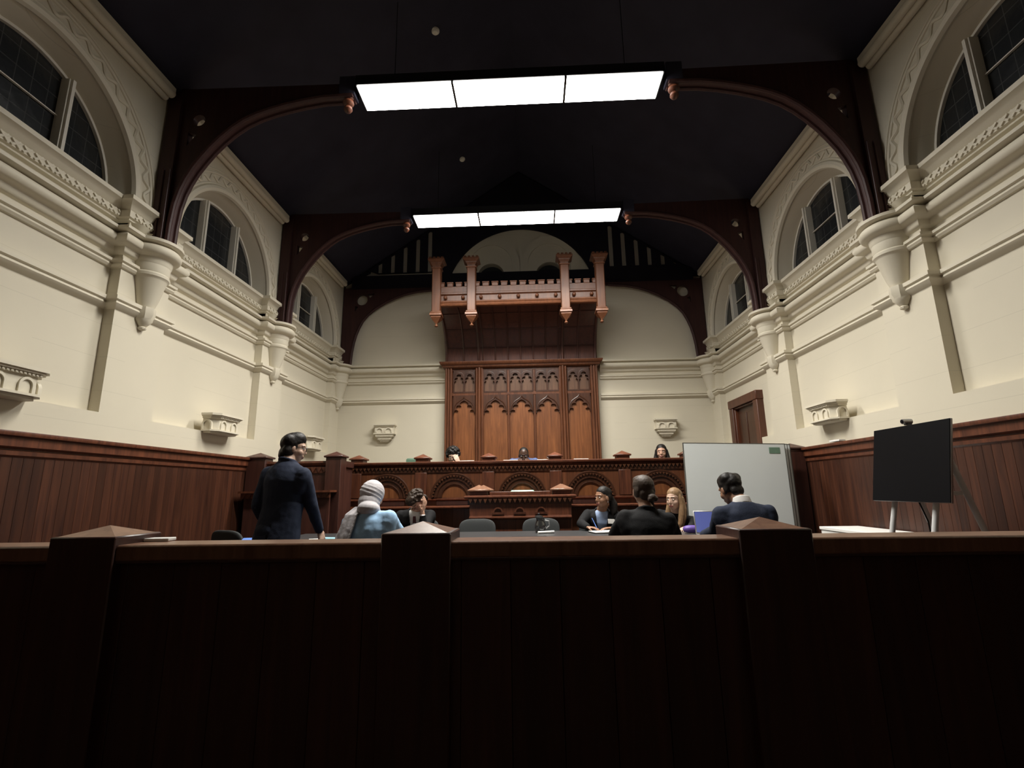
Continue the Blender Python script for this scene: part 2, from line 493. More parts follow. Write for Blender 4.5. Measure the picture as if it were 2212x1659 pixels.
# ---------------------------------------------------------------- mouldings
def path_side(upto_back):
    p = [(-RC, FRONT)]
    for T in [-.49]+TR[:3]: p += [(-RC, T-.31), (-P, T-.31), (-P, T+.31), (-RC, T+.31)]
    p += [(-RC, TR[3]-.31), (-P, TR[3]-.31), (-P, BACK)]
    if upto_back: p += [(-1.49, BACK)]
    return p
PR_SILL = [(0,3.72),(.03,3.735),(.03,3.75),(.05,3.76),(.05,3.825),(.03,3.835),(.045,3.85),(.06,3.885),(.105,3.91),(.105,3.95),(0,3.95)]
PR_ROLL = [(0,3.40),(.02,3.41),(.035,3.43),(.042,3.465),(.06,3.475)]+[(.062+.052*math.cos(a*PI/10-PI/2), 3.53+.052*math.sin(a*PI/10-PI/2)) for a in range(1, 10)]+[(.06,3.585),(.06,3.592),(.115,3.598),(.125,3.605),(.125,3.632),(0,3.65)]
PR_MID = [(0,3.265),(.02,3.27),(.035,3.29),(.03,3.31),(.05,3.32),(.05,3.345),(0,3.36)]
PR_LOW = [(0,2.87),(.03,2.89),(.05,2.915),(.04,2.94),(.06,2.95),(.06,2.985),(0,3.0)]
def dogtooth(m, path, out, z, h, step=.088):
    for i in range(len(path)-1):
        a, b = V(path[i]), V(path[i+1]); d = b-a; L = d.length
        if L < .15: continue
        d /= L; nn = V((d.y, -d.x)); k = int(L/step)
        for j in range(k):
            q = a+d*(j+.5)*L/k+nn*out
            for s_ in (-1, 1):                                            # each tooth a little crossed pair of raised bars
                p0 = q-d*.032; p1 = q+d*.032
                m.tube([(p0.x, p0.y, z-s_*h), (p1.x, p1.y, z+s_*h)], .012, 4)
for sg, nm in ((-1, 'left'), (1, 'right')):
    for k, (pr_, back) in enumerate(((PR_SILL, False), (PR_ROLL, True), (PR_MID, True), (PR_LOW, True))):
        m = MB(); pa = path_side(back); m.sweep(pa, pr_)
        if k == 0:
            dogtooth(m, [q for q in pa if q[1] > 1.5], .052, 3.792, .026)
            for T in TR:                                                  # scalloped block capitals under the imposts
                for j in range(3):
                    y = T-.2+.2*j
                    if y+.1 < BACK+.05: m.lathe([(.02, 3.632), (.05, 3.66), (.10, 3.73)], (-P, y, 0), 12)
                m.box((-RC, T-.31, 3.63), (-P+.015, min(T+.31, BACK), 3.73))
        if sg > 0: m.mirror()
        struct(m.build('trim_%d' % (k+1+(0 if sg < 0 else 4)), 'cream_trim'))
    # archivolts round the windows
    for k, c in enumerate(BAYS):
        m = MB()
        def ring(r, tr, x, n=48): m.tube([(x, c+r*math.cos(PI*i/n), SPR+r*math.sin(PI*i/n)) for i in range(n+1)], tr, 8)
        ring(.965, .045, -P-.005); ring(1.022, .013, -P); ring(1.148, .017, -P); ring(1.19, .012, -P)
        pts = []
        N = 360
        for i in range(N+1):                                              # running wave ornament
            a = PI*i/N; rr = 1.084+.033*math.sin(a*38)
            pts.append((-P+.001, c+rr*math.cos(a), SPR+rr*math.sin(a)))
        m.tube(pts, .019, 6)
        if sg > 0: m.mirror()
        struct(m.build('trim_%d' % (9+k+(0 if sg < 0 else 3)), 'cream_trim'))
    # twin-roll cornice at the wall head, broken at each truss
    m = MB()
    for y0, y1 in ((FRONT, TR[0]-.14), (TR[0]+.14, TR[1]-.14), (TR[1]+.14, TR[2]-.14), (TR[2]+.14, TR[3]-.18)):
        m.tube([(-3.475, y0, 5.262), (-3.475, y1, 5.262)], .04, 12)
        m.tube([(-3.54, y0, 5.235), (-3.54, y1, 5.235)], .035, 12)
        m.box((-3.60, y0, 5.25), (-3.44, y1, 5.33))
    if sg > 0: m.mirror()
    struct(m.build('trim_%d' % (15 if sg < 0 else 16), 'cream_trim'))
    # windows
    for k, c in enumerate(BAYS):
        e = setting('window_%d' % (k+1+(0 if sg < 0 else 3)))
        m = MB()
        m.plate([arc(c, SPR, .86, PI, 0, 40)+arc(c, SPR, .832, 0, PI, 40)], .05, Matrix.Translation((-3.79, 0, 0)) @ YZ)
        m.box((-3.815, c-.85, SPR), (-3.765, c+.85, SPR+.04))
        if sg > 0: m.mirror()
        m.build('frame', 'paint_white', e)
        for s_ in (-1, 1):
            m = MB(); y = c+s_*.318; h = math.sqrt(.83**2-.318**2)
            m.box((-3.82, y-.03, SPR), (-3.72, y+.03, SPR+h)); m.box((-3.73, y-.014, SPR), (-3.70, y+.014, SPR+h))
            if sg > 0: m.mirror()
            m.build('mullion', 'paint_white', e)
        if not (sg < 0 and k == 1):
            m = MB(); m.box((-3.79, c-.29, SPR+.40), (-3.77, c+.29, SPR+.409))
            if sg > 0: m.mirror()
            m.build('transom_bar', 'paint_white', e)
        m = MB(); m.plate([arc(c, SPR, .83, PI, 0, 40)], .012, Matrix.Translation((-3.80, 0, 0)) @ YZ)
        if sg > 0: m.mirror()
        m.build('pane', 'leaded_glass', e)
# wainscot of vertical boards with a moulded cap rail on both side walls, up to the bench boxes
def boards(m, a, b, z0, z1, t=.02, wdt=.095, gap=.0005, c=.0016):
    a, b = V(a), V(b); L = (b-a).length; d = (b-a)/L; nn = V((d.y, -d.x)); k = max(1, round(L/wdt))
    for i in range(k):
        p, q = a+d*(L*i/k+gap), a+d*(L*(i+1)/k-gap)
        vs = []
        for z in (z0, z1):
            for s_, o in ((p, 0), (p, t-c), (p+d*c, t), (q-d*c, t), (q, t-c), (q, 0)): r = s_+nn*o; vs.append((r.x, r.y, z))
        m.add(vs, [tuple(range(6)), tuple(range(6, 12))]+[(j, (j+1) % 6, 6+(j+1) % 6, 6+j) for j in range(6)])
PR_CAP = [(0,1.50),(.015,1.50),(.03,1.515),(.03,1.545),(.018,1.55),(.018,1.56),(.05,1.575),(.05,1.64),(.075,1.65),(.08,1.668),(.075,1.682),(0,1.69)]
for sg, k in ((-1, 17), (1, 18)):
    e = setting('trim_%d' % k)
    m = MB(); boards(m, (-P-.005, FRONT), (-P-.005, 6.6), .0, 1.51, .02, .082)
    if sg > 0: m.mirror()
    m.build('boarding', 'planks', e)
    m = MB(); m.sweep([(-P, FRONT), (-P, 6.47)], PR_CAP)
    if sg > 0: m.mirror()
    m.build('cap_rail', 'mahogany', e)
# door set in the last bay of the right wall
e = setting('door_1')
m = MB()
for y0, y1, z0, z1 in ((8.60, 8.75, .55, 2.52), (7.66, 7.81, .55, 2.52), (7.65, 8.76, 2.52, 2.66)):
    m.box((3.575 if z0 < 1 else 3.565, y0, z0), (3.69, y1, z1))
for y0, y1, z0, z1 in ((8.57, 8.60, .55, 2.49), (7.81, 7.84, .55, 2.49), (7.81, 8.6, 2.49, 2.52)):
    m.box((3.60, y0, z0), (3.69, y1, z1))
m.build('frame', 'mahogany', e, bevel=.012)
m = MB(); m.box((3.655, 7.8, .55), (3.685, 8.61, 2.52))
for z0, z1 in ((.7, 1.3), (1.4, 2.4)):
    for y0, y1 in ((7.88, 8.17), (8.24, 8.53)): m.box((3.645, y0, z0), (3.66, y1, z1))
m.build('leaf', 'carved_dark', e, bevel=.006)

# ---------------------------------------------------------------- roof trusses
ARC = [(3.395,3.632),(3.392,3.85),(3.375,4.06),(3.34,4.22),(3.295,4.345),(3.235,4.47),(3.162,4.585),(3.08,4.70),(2.985,4.81),(2.872,4.92),(2.75,5.01),(2.62,5.075),(2.48,5.125),(2.331,5.168),(2.14,5.21),(1.942,5.24),(1.62,5.25)]
CIRC = (3.185, 4.995, .112)
TRI1 = [(3.318, 4.865), (3.292, 4.845), (3.318, 4.790)]
TRI1b = [(3.325, 4.872), (3.255, 4.852), (3.325, 4.745)]
TRI2 = [(3.075, 5.115), (2.93, 5.125), (3.03, 5.03)]
def mir(l, sg): return [(sg*x, z) for x, z in l]
def truss(y, label):
    e = thing('roof_truss', label, 'roof truss')
    for sg in (-1, 1):
        out = mir(ARC, sg)+mir([(1.62, 5.40), (3.46, 5.42), (3.56, 5.34), (3.56, 3.632)], sg)
        m = MB(); m.plate([out, arc(sg*3.235, 5.035, .066, 0, 2*PI, 23), mir([(3.335, 4.90), (3.245, 4.865), (3.335, 4.74)], sg)], .07, Matrix.Translation((0, y, 0)) @ XZ)
        m.box((min(sg*3.42, sg*3.56), y-.075, 3.634), (max(sg*3.42, sg*3.56), y+.075, 5.34))
        for x in (3.44, 3.50): m.tube([(sg*x, y-.078, 3.64), (sg*x, y-.078, 4.45)], .010, 8)
        m.build('bracket', 'truss', e)
        m = MB(); c3 = [(sg*x, y, z) for x, z in ARC]                      # moulded rib along the arch soffit
        for dy in (-.05, .05): m.tube([(p[0]+sg*.0, p[1]+dy, p[2]) for p in c3], .024, 8)
        m.build('soffit_rib', 'truss', e)
        m = MB(); m.box((min(sg*1.60, sg*1.76), y-.07, 5.25), (max(sg*1.60, sg*1.76), y+.07, 5.46)); m.build('hammer_post', 'roof_black', e)
        m = MB(); m.lathe([(.055, 5.31), (.06, 5.27), (.05, 5.25), (.03, 5.235), (.052, 5.215), (.058, 5.19), (.045, 5.165), (.025, 5.155), (.04, 5.14), (.045, 5.115), (.03, 5.09), (.008, 5.075)], (sg*1.68, y, 0), 16)
        m.build('pendant', 'mahogany', e)
truss(TR[1], 'dark timber arched roof truss carrying the larger, nearer light fixture')
truss(TR[2], 'dark timber arched roof truss carrying the farther light fixture')
e = thing('gable_truss', 'dark boarded timber gable truss with vertical slots set against the back wall', 'roof truss')
y = 9.43
holes = [[(-1.44, 5.40)]+arc(0, 4.95, 1.5, math.radians(163), math.radians(17), 40)+[(1.44, 5.40)]]
for sg in (-1, 1):
    for x, zt in ((2.85, 5.80), (2.592, 5.98), (2.34, 6.14), (2.083, 6.305), (1.835, 6.465)):
        holes.append([(sg*x-.045, 5.56)]+arc(sg*x, zt-.045, .045, PI, 0, 8)+[(sg*x+.045, 5.56)])
    holes.append(arc(sg*3.085, 5.60, .035, 0, 2*PI, 11))
low = [(3.36,3.632),(3.34,3.9),(3.31,4.10),(3.274,4.25),(3.22,4.40),(3.15,4.545),(3.05,4.67),(2.90,4.80),(2.70,4.925),(2.52,5.01),(2.338,5.078),(2.2,5.11),(2.062,5.136),(1.738,5.165)]
m = MB(); m.plate([[(-3.56, 5.24), (3.56, 5.24), (3.56, CZ(3.56)-.04), (0, CZ(0)-.04), (-3.56, CZ(3.56)-.04)]]+holes, .06, Matrix.Translation((0, y, 0)) @ XZ); m.build('boarding', 'gable_black', e)
for sg in (-1, 1):
    m = MB(); m.plate([mir(low, sg)+mir([(1.738, 5.25), (3.56, 5.25), (3.56, 3.632)], sg), arc(sg*CIRC[0], CIRC[1], CIRC[2], 0, 2*PI, 23), mir(TRI1b, sg), mir(TRI2, sg)], .06, Matrix.Translation((0, y, 0)) @ XZ); m.build('bracket', 'truss', e)
MB().box((-1.8, y-.03, 5.165), (1.8, y+.03, 5.25)).build('lintel', 'truss', e)
for sg in (-1, 1): MB().tube([(sg*x, y-.03, z) for x, z in low], .028, 8).build('soffit_rib', 'truss', e)
MB().box((-3.4, y-.05, 5.22), (3.4, y-.02, 5.50)).build('tie_beam', 'gable_black', e)

# ---------------------------------------------------------------- corbels carrying the trusses
def corbel(parent_label, x, y):
    e = thing('corbel', parent_label, 'corbel', 'corbels under the roof trusses', (x, y, 0))
    MB().lathe([(.165, 3.40), (.175, 3.42), (.182, 3.465), (.198, 3.475)]+[(.20+.05*math.cos(a*PI/10-PI/2), 3.53+.052*math.sin(a*PI/10-PI/2)) for a in range(1, 10)]+[(.198, 3.585), (.198, 3.592), (.25, 3.598), (.26, 3.605), (.26, 3.634), (.02, 3.636)], n=32).build('capital', 'cream_trim', e)
    MB().lathe([(.075, 2.985), (.10, 3.06), (.15, 3.26), (.155, 3.27), (.17, 3.285), (.172, 3.31), (.16, 3.325), (.165, 3.34), (.168, 3.41)], n=32).build('cone', 'cream_trim', e)
    MB().lathe([(.008, 2.764), (.035, 2.775), (.04, 2.79), (.03, 2.80), (.05, 2.825), (.078, 2.86), (.08, 2.885), (.095, 2.91), (.095, 2.985), (.06, 2.99)], n=8).build('pendant', 'cream_trim', e)
for sg, sd in ((-1, 'left'), (1, 'right')):
    for T, d in ((TR[1], 'largest, under the nearer truss'), (TR[2], 'middle one, under the farther light truss'), (9.40, 'smallest, in the back corner')):
        corbel('cream cone corbel, %s wall, %s' % (sd, d), sg*(P-.02), T)

# ---------------------------------------------------------------- light fixtures
def fixture(y, label):
    e = thing('light_fixture', label, 'ceiling light', 'long light fixtures hung under the trusses', (0, y, 5.25))
    m = MB(); m.box((-1.55, -.18, .035), (1.55, .18, .11))
    for yy in (-.18, .168): m.box((-1.55, yy, 0), (1.55, yy+.012, .04))
    for xx in (-1.55, 1.538): m.box((xx, -.18, 0), (xx+.012, .18, .04))
    for xx in (-.5675, .5725): m.box((xx-.012, -.168, -.015), (xx+.012, .168, .03))
    m.build('housing', 'metal_dark', e)
    for a, b in ((-1.535, -.575), (-.56, .565), (.58, 1.535)):
        MB().box((a, -.166, -.012), (b, .166, .03)).build('diffuser', 'lamp_glow', e)
    ld = bpy.data.lights.new('added_downlight', 'AREA'); ld.shape = 'RECTANGLE'; ld.size = 3.0; ld.size_y = .32; ld.energy = DOWN; ld.spread = math.radians(135); ld.color = (1, .955, .87)  # extra area light added below the diffusers, narrowed to aim down
    lo = bpy.data.objects.new('added_downlight', ld); COL.objects.link(lo); lo.parent = e; lo.location = (0, 0, -.016)
    for x in (-1.2, 1.2): MB().tube([(x, 0, .1), (x, 0, 1.2)], .004, 6).build('hanger', 'plastic_black', e)
fixture(TR[1], 'glowing three-panel light fixture nearest the camera, larger in view')
fixture(TR[2], 'glowing three-panel light fixture farther away, above the carved canopy')
for p, lb in (((-.985, 5.425), 'small round detector high on the dark ceiling above the nearer light'), ((-.99, 8.02), 'small round detector on the dark ceiling between the two lights')):
    o = MB().lathe([(.055, 0), (.055, -.02), (.035, -.045)], n=20).build('smoke_detector', 'paint_white')
    o.location = (p[0], p[1], CZ(p[0])+.002); tag(o, lb, 'detector')

# ---------------------------------------------------------------- plaster wall brackets
def side_bracket(sg, y, label):
    e = thing('wall_bracket', label, 'wall bracket', 'cream bracket shelves on the side walls', (sg*P, y, 1.905))
    def poly(hw, d, z0, z1, m, c=.07):
        p = [(0, -hw), (d-c, -hw), (d, -hw+c), (d, hw-c), (d-c, hw), (0, hw)]
        m.add([(-sg*x, yy, z) for z in (z0, z1) for x, yy in p], [tuple(range(6)), tuple(range(6, 12))]+[(i, (i+1) % 6, 6+(i+1) % 6, 6+i) for i in range(6)])
    m = MB(); poly(.285, .20, .20, .225, m); poly(.272, .185, .185, .20, m); poly(.258, .17, .165, .185, m)
    for j in range(13):
        yy = -.18+.36*j/12; m.box((-sg*.17-.006, yy-.008, .168), (-sg*.17+.006, yy+.008, .184))
    m.build('shelf', 'cream_trim', e)
    m = MB(); poly(.245, .15, .035, .165, m)
    m.build('body', 'cream_trim', e)
    for yy, xx, rz in ((-.10, .15, 0), (.10, .15, 0), (-.247, .055, -1), (.247, .055, 1)):
        m = MB(); pl = [(-.058, .04)]+[(a, b) for a, b in arc(0, .095, .058, PI, 0, 14)]+[(.058, .04), (.04, .04)]+arc(0, .095, .040, 0, PI, 14)+[(-.04, .04)]
        Mx = (Matrix.Translation((-sg*xx, yy, 0)) @ (YZ if rz == 0 else XZ))
        m.plate([pl], .028, Mx); m.build('arch', 'cream_trim', e)
    m = MB(); poly(.265, .175, .02, .038, m); poly(.235, .15, 0, .02, m, .06); m.build('base', 'cream_trim', e)
side_bracket(-1, 3.25, 'cream bracket shelf on the left wall, cut by the left edge of the photo')
side_bracket(-1, 5.78, 'cream octagonal bracket shelf on the left wall, in the middle bay')
side_bracket(-1, 8.25, 'cream bracket shelf on the left wall, just behind the standing person\'s face')
side_bracket(1, 5.78, 'cream octagonal bracket shelf on the right wall above the black screen\'s left')
def back_bracket(x, label):
    e = thing('wall_bracket', label, 'wall bracket', 'cream bracket shelves on the back wall', (x, BACK, 2.15))
    MB().box((-.205, -.17, .30), (.205, 0, .33)).box((-.19, -.155, .28), (.19, 0, .30)).build('shelf', 'cream_trim', e)
    MB().box((-.18, -.13, .15), (.18, 0, .28)).build('body', 'cream_trim', e)
    for c in (-.085, .085):
        MB().plate([[(c-.07, .16)]+arc(c, .19, .07, PI, 0, 14)+[(c+.07, .16), (c+.05, .16)]+arc(c, .19, .05, 0, PI, 14)+[(c-.05, .16)]], .03, Matrix.Translation((0, -.135, 0)) @ XZ).build('arch', 'cream_trim', e)
    m = MB()
    for hw, d, z0, z1 in ((.195, .15, .135, .155), (.165, .13, .095, .135), (.15, .12, .08, .095), (.125, .10, .04, .08), (.10, .085, .02, .04), (.08, .07, 0, .02)): m.box((-hw, -d, z0), (hw, 0, z1))
    m.build('base', 'cream_trim', e)
back_bracket(-2.63, 'cream stepped bracket shelf on the back wall, left of the canopy')
back_bracket(2.655, 'cream stepped bracket shelf on the back wall, right of the canopy')
# ---------------------------------------------------------------- carved canopy over the judges' seats
CX, PY = -.022, 9.34                    # centre line, face of the panelling
can = thing('carved_canopy', 'carved oak Gothic wall panelling with a coved canopy and battlemented parapet on the back wall', 'canopy')
PN = MB().box((CX-1.45, PY+.05, .55), (CX+1.45, BACK, 3.56)).build('backing', 'carved', can)
def smooth2(pts, it=2):
    for _ in range(it):
        q = [pts[0]]
        for a, b in zip(pts, pts[1:]): q += [(a[0]*.75+b[0]*.25, a[1]*.75+b[1]*.25), (a[0]*.25+b[0]*.75, a[1]*.25+b[1]*.75)]
        pts = q+[pts[-1]]
    return pts
def cusp(half, apex, foot, lobes):
    h = []
    for L in lobes: h += smooth2([(x*half, apex+z*half) for x, z in L], 2)
    return [(-x, z) for x, z in h[::-1]]+h
BIG = [[(0, 0), (.20, -.07), (.41, -.26), (.40, -.46), (.29, -.53)], [(.29, -.53), (.46, -.45), (.72, -.50), (.80, -.74), (.70, -.94), (.58, -.99)], [(.58, -.99), (.78, -.92), (.96, -.98), (1.0, -1.26)]]
SMALL = [[(0, 0), (.36, -.08), (.52, -.36), (.44, -.62), (.30, -.74)], [(.30, -.74), (.62, -.72), (.90, -.92), (.92, -1.25), (.80, -1.40), (.62, -1.44)], [(.62, -1.44), (.85, -1.5), (1.0, -1.7)]]
cells = [(-1.085, .205), (-.492, .222), (0, .222), (.492, .222), (1.085, .205)]
for cx, hw in cells:
    x = CX+cx
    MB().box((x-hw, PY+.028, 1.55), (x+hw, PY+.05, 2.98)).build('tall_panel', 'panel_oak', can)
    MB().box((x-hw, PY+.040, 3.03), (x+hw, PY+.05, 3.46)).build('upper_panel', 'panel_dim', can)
    ap = 2.885; h = hw-.012
    cu = cusp(h, ap, 0, BIG); zb = cu[0][1]
    m = MB(); m.plate([[(-hw, zb), (-hw, 2.985), (hw, 2.985), (hw, zb)]+cu[::-1]], .045, Matrix.Translation((x, PY+.008, 0)) @ XZ)
    og = smooth2([(0, ap+.07), (.025, ap+.03), (.10, ap-.012), (.165, ap-.07), (hw-.008, ap-.22)], 2)
    for s_ in (-1, 1): m.tube([(x+s_*a, PY-.012, b) for a, b in og], .012, 6)
    m.build('tracery', 'carved_dark', can)
    m = MB()
    hh = hw/2-.012
    loops = [[(-hw, 3.03), (-hw, 3.47), (hw, 3.47), (hw, 3.03)]]
    for s_ in (-1, 1):
        c2 = cusp(hh, 3.40, 0, SMALL)
        loops.append([(s_*hw/2+a, b) for a, b in c2]+[(s_*hw/2+hh, 3.06), (s_*hw/2-hh, 3.06)])
    m.plate(loops, .045, Matrix.Translation((x, PY+.014, 0)) @ XZ)
    for s_ in (-1, 1):
        m.tube([(x+s_*hw/2+a, PY-.002, b) for a, b in arc(0, 3.345, hh+.006, PI, 0, 16, .095)], .008, 6)
    m.build('upper_tracery', 'carved_dark', can)
m = MB()
for x0, x1, d in ((-1.45, -1.31, .02), (1.31, 1.45, .02), (-.87, -.715, .02), (.715, .87, .02), (-.268, -.224, .0), (.224, .268, .0)):
    m.box((CX+x0, PY-d, .55), (CX+x1, PY+.06, 3.52))
for z0, z1 in ((2.975, 3.04), (3.46, 3.54)): m.box((CX-1.45, PY-.004, z0), (CX+1.45, PY+.055, z1))
m.build('framing', 'carved', can, bevel=.01)
for x in (-1.43, -1.385, -1.335, -.845, -.795, -.745, .745, .795, .845, 1.335, 1.385, 1.43):
    MB().tube([(CX+x, PY-.028, .56), (CX+x, PY-.028, 3.53)], .02 if abs(abs(x)-.795) > .01 else .03, 10).build('shaft', 'carved', can)
m = MB()
m.sweep([(CX-1.45, BACK), (CX-1.45, PY-.02), (CX+1.45, PY-.02), (CX+1.45, BACK)], [(0, 3.50), (.03, 3.51), (.05, 3.54), (.05, 3.56), (.09, 3.585), (.10, 3.61), (.10, 3.63), (0, 3.65)], 0, 1)
m.build('cornice', 'carved', can)
FY, FZ = 8.36, 4.42                      # parapet front and its underside
cove = [(PY-.03-(PY-.03-FY)*(1-math.cos(t*PI/2/14)), 3.64+(FZ-3.64)*math.sin(t*PI/2/14)) for t in range(15)]
m = MB(); m.loft([[(CX-1.44, a, b), (CX+1.44, a, b), (CX+1.44, a+.03, b+.03), (CX-1.44, a+.03, b+.03)] for a, b in cove])
m.build('cove', 'mahogany_dark', can)
m = MB()
for x in [-1.42, -1.09, -.80, -.72, -.48, -.24, 0, .24, .48, .72, .80, 1.09, 1.42]:
    m.tube([(CX+x, a-.004, b-.004) for a, b in cove], .016 if abs(x) not in (.80, 1.42) else .03, 6)
for i in (3, 7, 11): m.tube([(CX-1.42, cove[i][0]-.004, cove[i][1]-.004), (CX+1.42, cove[i][0]-.004, cove[i][1]-.004)], .012, 6)
m.build('cove_ribs', 'mahogany_dark', can)
PX = [CX-1.445, CX-.825, CX+.82, CX+1.435]
segs = [((PX[i], FY), (PX[i+1], FY)) for i in range(3)]+[((PX[0], BACK-.02), (PX[0], FY)), ((PX[3], FY), (PX[3], BACK-.02))]
for a, b in segs:
    m = MB()
    m.sweep([a, b], [(-.03, FZ-.02), (.05, FZ-.02), (.06, FZ), (.04, FZ+.03), (.055, FZ+.05), (.055, FZ+.07), (.02, FZ+.09), (.02, FZ+.18), (.05, FZ+.20), (.05, FZ+.225), (.03, FZ+.24), (.03, FZ+.345), (-.03, FZ+.345)])
    m.build('parapet', 'canopy_oak', can)
    A, B = V(a), V(b); L = (B-A).length; d = (B-A)/L; nn = V((d.y, -d.x)); n = max(2, round(L/.165)); m = MB()
    ang = math.atan2(d.y, d.x)
    for i in range(n):
        q = A+d*(i+.5)*L/n; M_ = Matrix.Translation((q.x, q.y, FZ+.345)) @ Matrix.Rotation(ang, 4, 'Z')
        m.bbox((0, 0, .03), (.115*L/n/.165, .075, .07), .008, 0, M_); m.bbox((0, 0, .072), (.13*L/n/.165, .09, .022), .006, 0, M_)
    m.build('battlement', 'canopy_oak', can)
    n = 5 if abs(L-1.645) < .05 else 2
    for i in range(n):
        q = A+d*(i+.5)*L/n+nn*.045; MB().ell((q.x, q.y, FZ+.135), (.034, .034, .034), None, 12).build('boss', 'carved', can)
for x in PX:
    p = can
    o = MB().bbox((0, 0, 4.68), (.155, .155, .86), .012).bbox((0, 0, 5.10), (.185, .185, .03), .008).bbox((0, 0, 4.27), (.19, .19, .035), .008)
    sq = lambda pr: [(r*1.414, z) for r, z in pr]
    o2 = MB()
    o2.lathe(sq([(.07, 5.10), (.07, 5.14), (.09, 5.17), (.10, 5.19), (.10, 5.20), (.13, 5.22), (.145, 5.235), (.145, 5.255), (.12, 5.256)]), (0, 0, 0), 4, 0, Matrix.Rotation(PI/4, 4, 'Z'))
    for i in range(4):
        for j in range(4):
            if i in (0, 3) or j in (0, 3): o2.box((-.125+.07*i-.002, -.125+.07*j-.002, 5.25), (-.125+.07*i+.042, -.125+.07*j+.042, 5.29))
    o2.lathe(sq([(.095, 4.255), (.105, 4.24), (.105, 4.21), (.085, 4.195), (.09, 4.18), (.055, 4.13), (.025, 4.10), (.02, 4.085)]), (0, 0, 0), 4, 0, Matrix.Rotation(PI/4, 4, 'Z'))
    o2.lathe([(.018, 4.09), (.014, 4.065), (.03, 4.05), (.032, 4.04), (.02, 4.022), (.006, 4.015)], (0, 0, 0), 14)
    for q in (o, o2):
        for v_ in q.v: v_.x += x; v_.y += FY-.035
    o.v += []; b_ = len(o.v); o.v += o2.v; o.f += [tuple(i+b_ for i in f) for f in o2.f]; o.m += o2.m
    o.build('post', 'canopy_oak', can)
rebase(can, (CX, PY, .55))

# ---------------------------------------------------------------- judges' bench
def capped_post(m_post, m_cap, x, y, hx, hy, z0, z1, h, ov=.022):
    m_post.box((x-hx, y-hy, z0), (x+hx, y+hy, z1))
    m_cap.bbox((x, y, z1+.012), (2*(hx+ov), 2*(hy+ov), .024), .006)
    m_cap.pyr((x, y, z1+.022), hx+ov*.8, hy+ov*.8, h)
def zigzag(m, a, b, z0, z1, d=.02, step=.075, mi=0):                            # row of pointed drops under a ledge
    a, b = V(a), V(b); L = (b-a).length; u = (b-a)/L; nn = V((u.y, -u.x)); n = max(2, round(L/step))
    for i in range(n):
        p, q = a+u*(L*i/n+.003), a+u*(L*(i+1)/n-.003); c = (p+q)/2
        vs = []
        for o in (0, d):
            for s_, z in ((p, z1), (q, z1), (c, z0)): r = s_+nn*o; vs.append((r.x, r.y, z))
        m.add(vs, [(0, 1, 2), (3, 5, 4), (0, 3, 4, 1), (1, 4, 5, 2), (2, 5, 3, 0)], mi)
BY = 7.12
bench = thing('judges_bench', 'long carved mahogany judges\' bench with round arches, in front of the canopy', 'bench')
m = MB(); m.box((-2.42, BY, .0), (2.42, BY+.06, 1.55)); boards(m, (-2.4, BY), (2.4, BY), .0, .98, .012, .16); m.build('front_panel', 'carved', bench)
PR_LEDGE = [(-.35,1.545),(.0,1.545),(.03,1.55),(.045,1.565),(.03,1.575),(.07,1.585),(.08,1.60),(.08,1.612),(.06,1.622),(-.35,1.622)]
m = MB(); m.sweep([(-2.42, BY), (2.42, BY)], PR_LEDGE); m.build('ledge', 'mahogany', bench)
m = MB(); m.box((-2.42, BY-.018, 1.475), (2.42, BY, 1.545)); zigzag(m, (-2.4, BY-.018), (2.4, BY-.018), 1.500, 1.545, .026, .056, 1); m.build('frieze', ['carved_dark', 'carved_mid'], bench)  # backing darker than the drops: their shade is painted in
m = MB(); m.sweep([(-2.42, BY), (2.42, BY)], [(0, 1.085), (.03, 1.085), (.05, 1.10), (.05, 1.115), (.02, 1.125), (0, 1.13)]); m.build('lower_moulding', 'mahogany', bench)
m = MB(); m.sweep([(-2.3, BY), (2.3, BY)], [(0, .975), (.16, .985), (.18, .995), (.18, 1.012), (0, 1.02)]); m.build('lower_shelf', 'mahogany', bench)
for c in (-1.88, -.935, .008, .945, 1.90):
    z = 1.128
    MB().plate([arc(c, z, .19, PI, 0, 24)], .02, Matrix.Translation((0, BY-.006, 0)) @ XZ).build('tympanum', 'panel_oak', bench)
    m = MB()
    m.plate([arc(c, z, .245, PI, 0, 32)+arc(c, z, .178, 0, PI, 32)], .04, Matrix.Translation((0, BY-.015, 0)) @ XZ)
    m.plate([arc(c, z, .325, PI, 0, 32)+arc(c, z, .245, 0, PI, 32)], .055, Matrix.Translation((0, BY-.022, 0)) @ XZ)
    for rr, tr in ((.322, .014), (.245, .010), (.182, .010)): m.tube([(a, BY-.045 if rr > .2 else BY-.03, b) for a, b in arc(c, z, rr, 0, PI, 32)], tr, 6)
    for i in range(21):                                                   # pointed drops round the arch
        a = PI*(i+.5)/21; t = PI/21*.46
        tri = [(c+.305*math.cos(a-t), z+.305*math.sin(a-t)), (c+.305*math.cos(a+t), z+.305*math.sin(a+t)), (c+.275*math.cos(a), z+.275*math.sin(a))]
        m.plate([tri], .03, Matrix.Translation((0, BY-.06, 0)) @ XZ, 1)
    m.build('arch', ['carved_dark', 'carved_mid'], bench)  # ring darker than its drops, light and shade contrast painted in
    MB().bbox((c, BY-.02, 1.055), (.50, .03, .07), .006).build('arch_sill', 'mahogany_dark', bench)
for x in (-2.34, -1.41, -.463, .475, 1.425, 2.34):
    a, b = MB(), MB(); capped_post(a, b, x, BY+.105, .09, .09, 1.0, 1.665, .055); a.build('post', 'mahogany', bench, bevel=.006); b.build('post_cap', 'mahogany', bench)
    MB().box((x-.085, BY-.03, 1.13), (x+.085, BY, 1.475)).build('pilaster', 'mahogany', bench, bevel=.008)
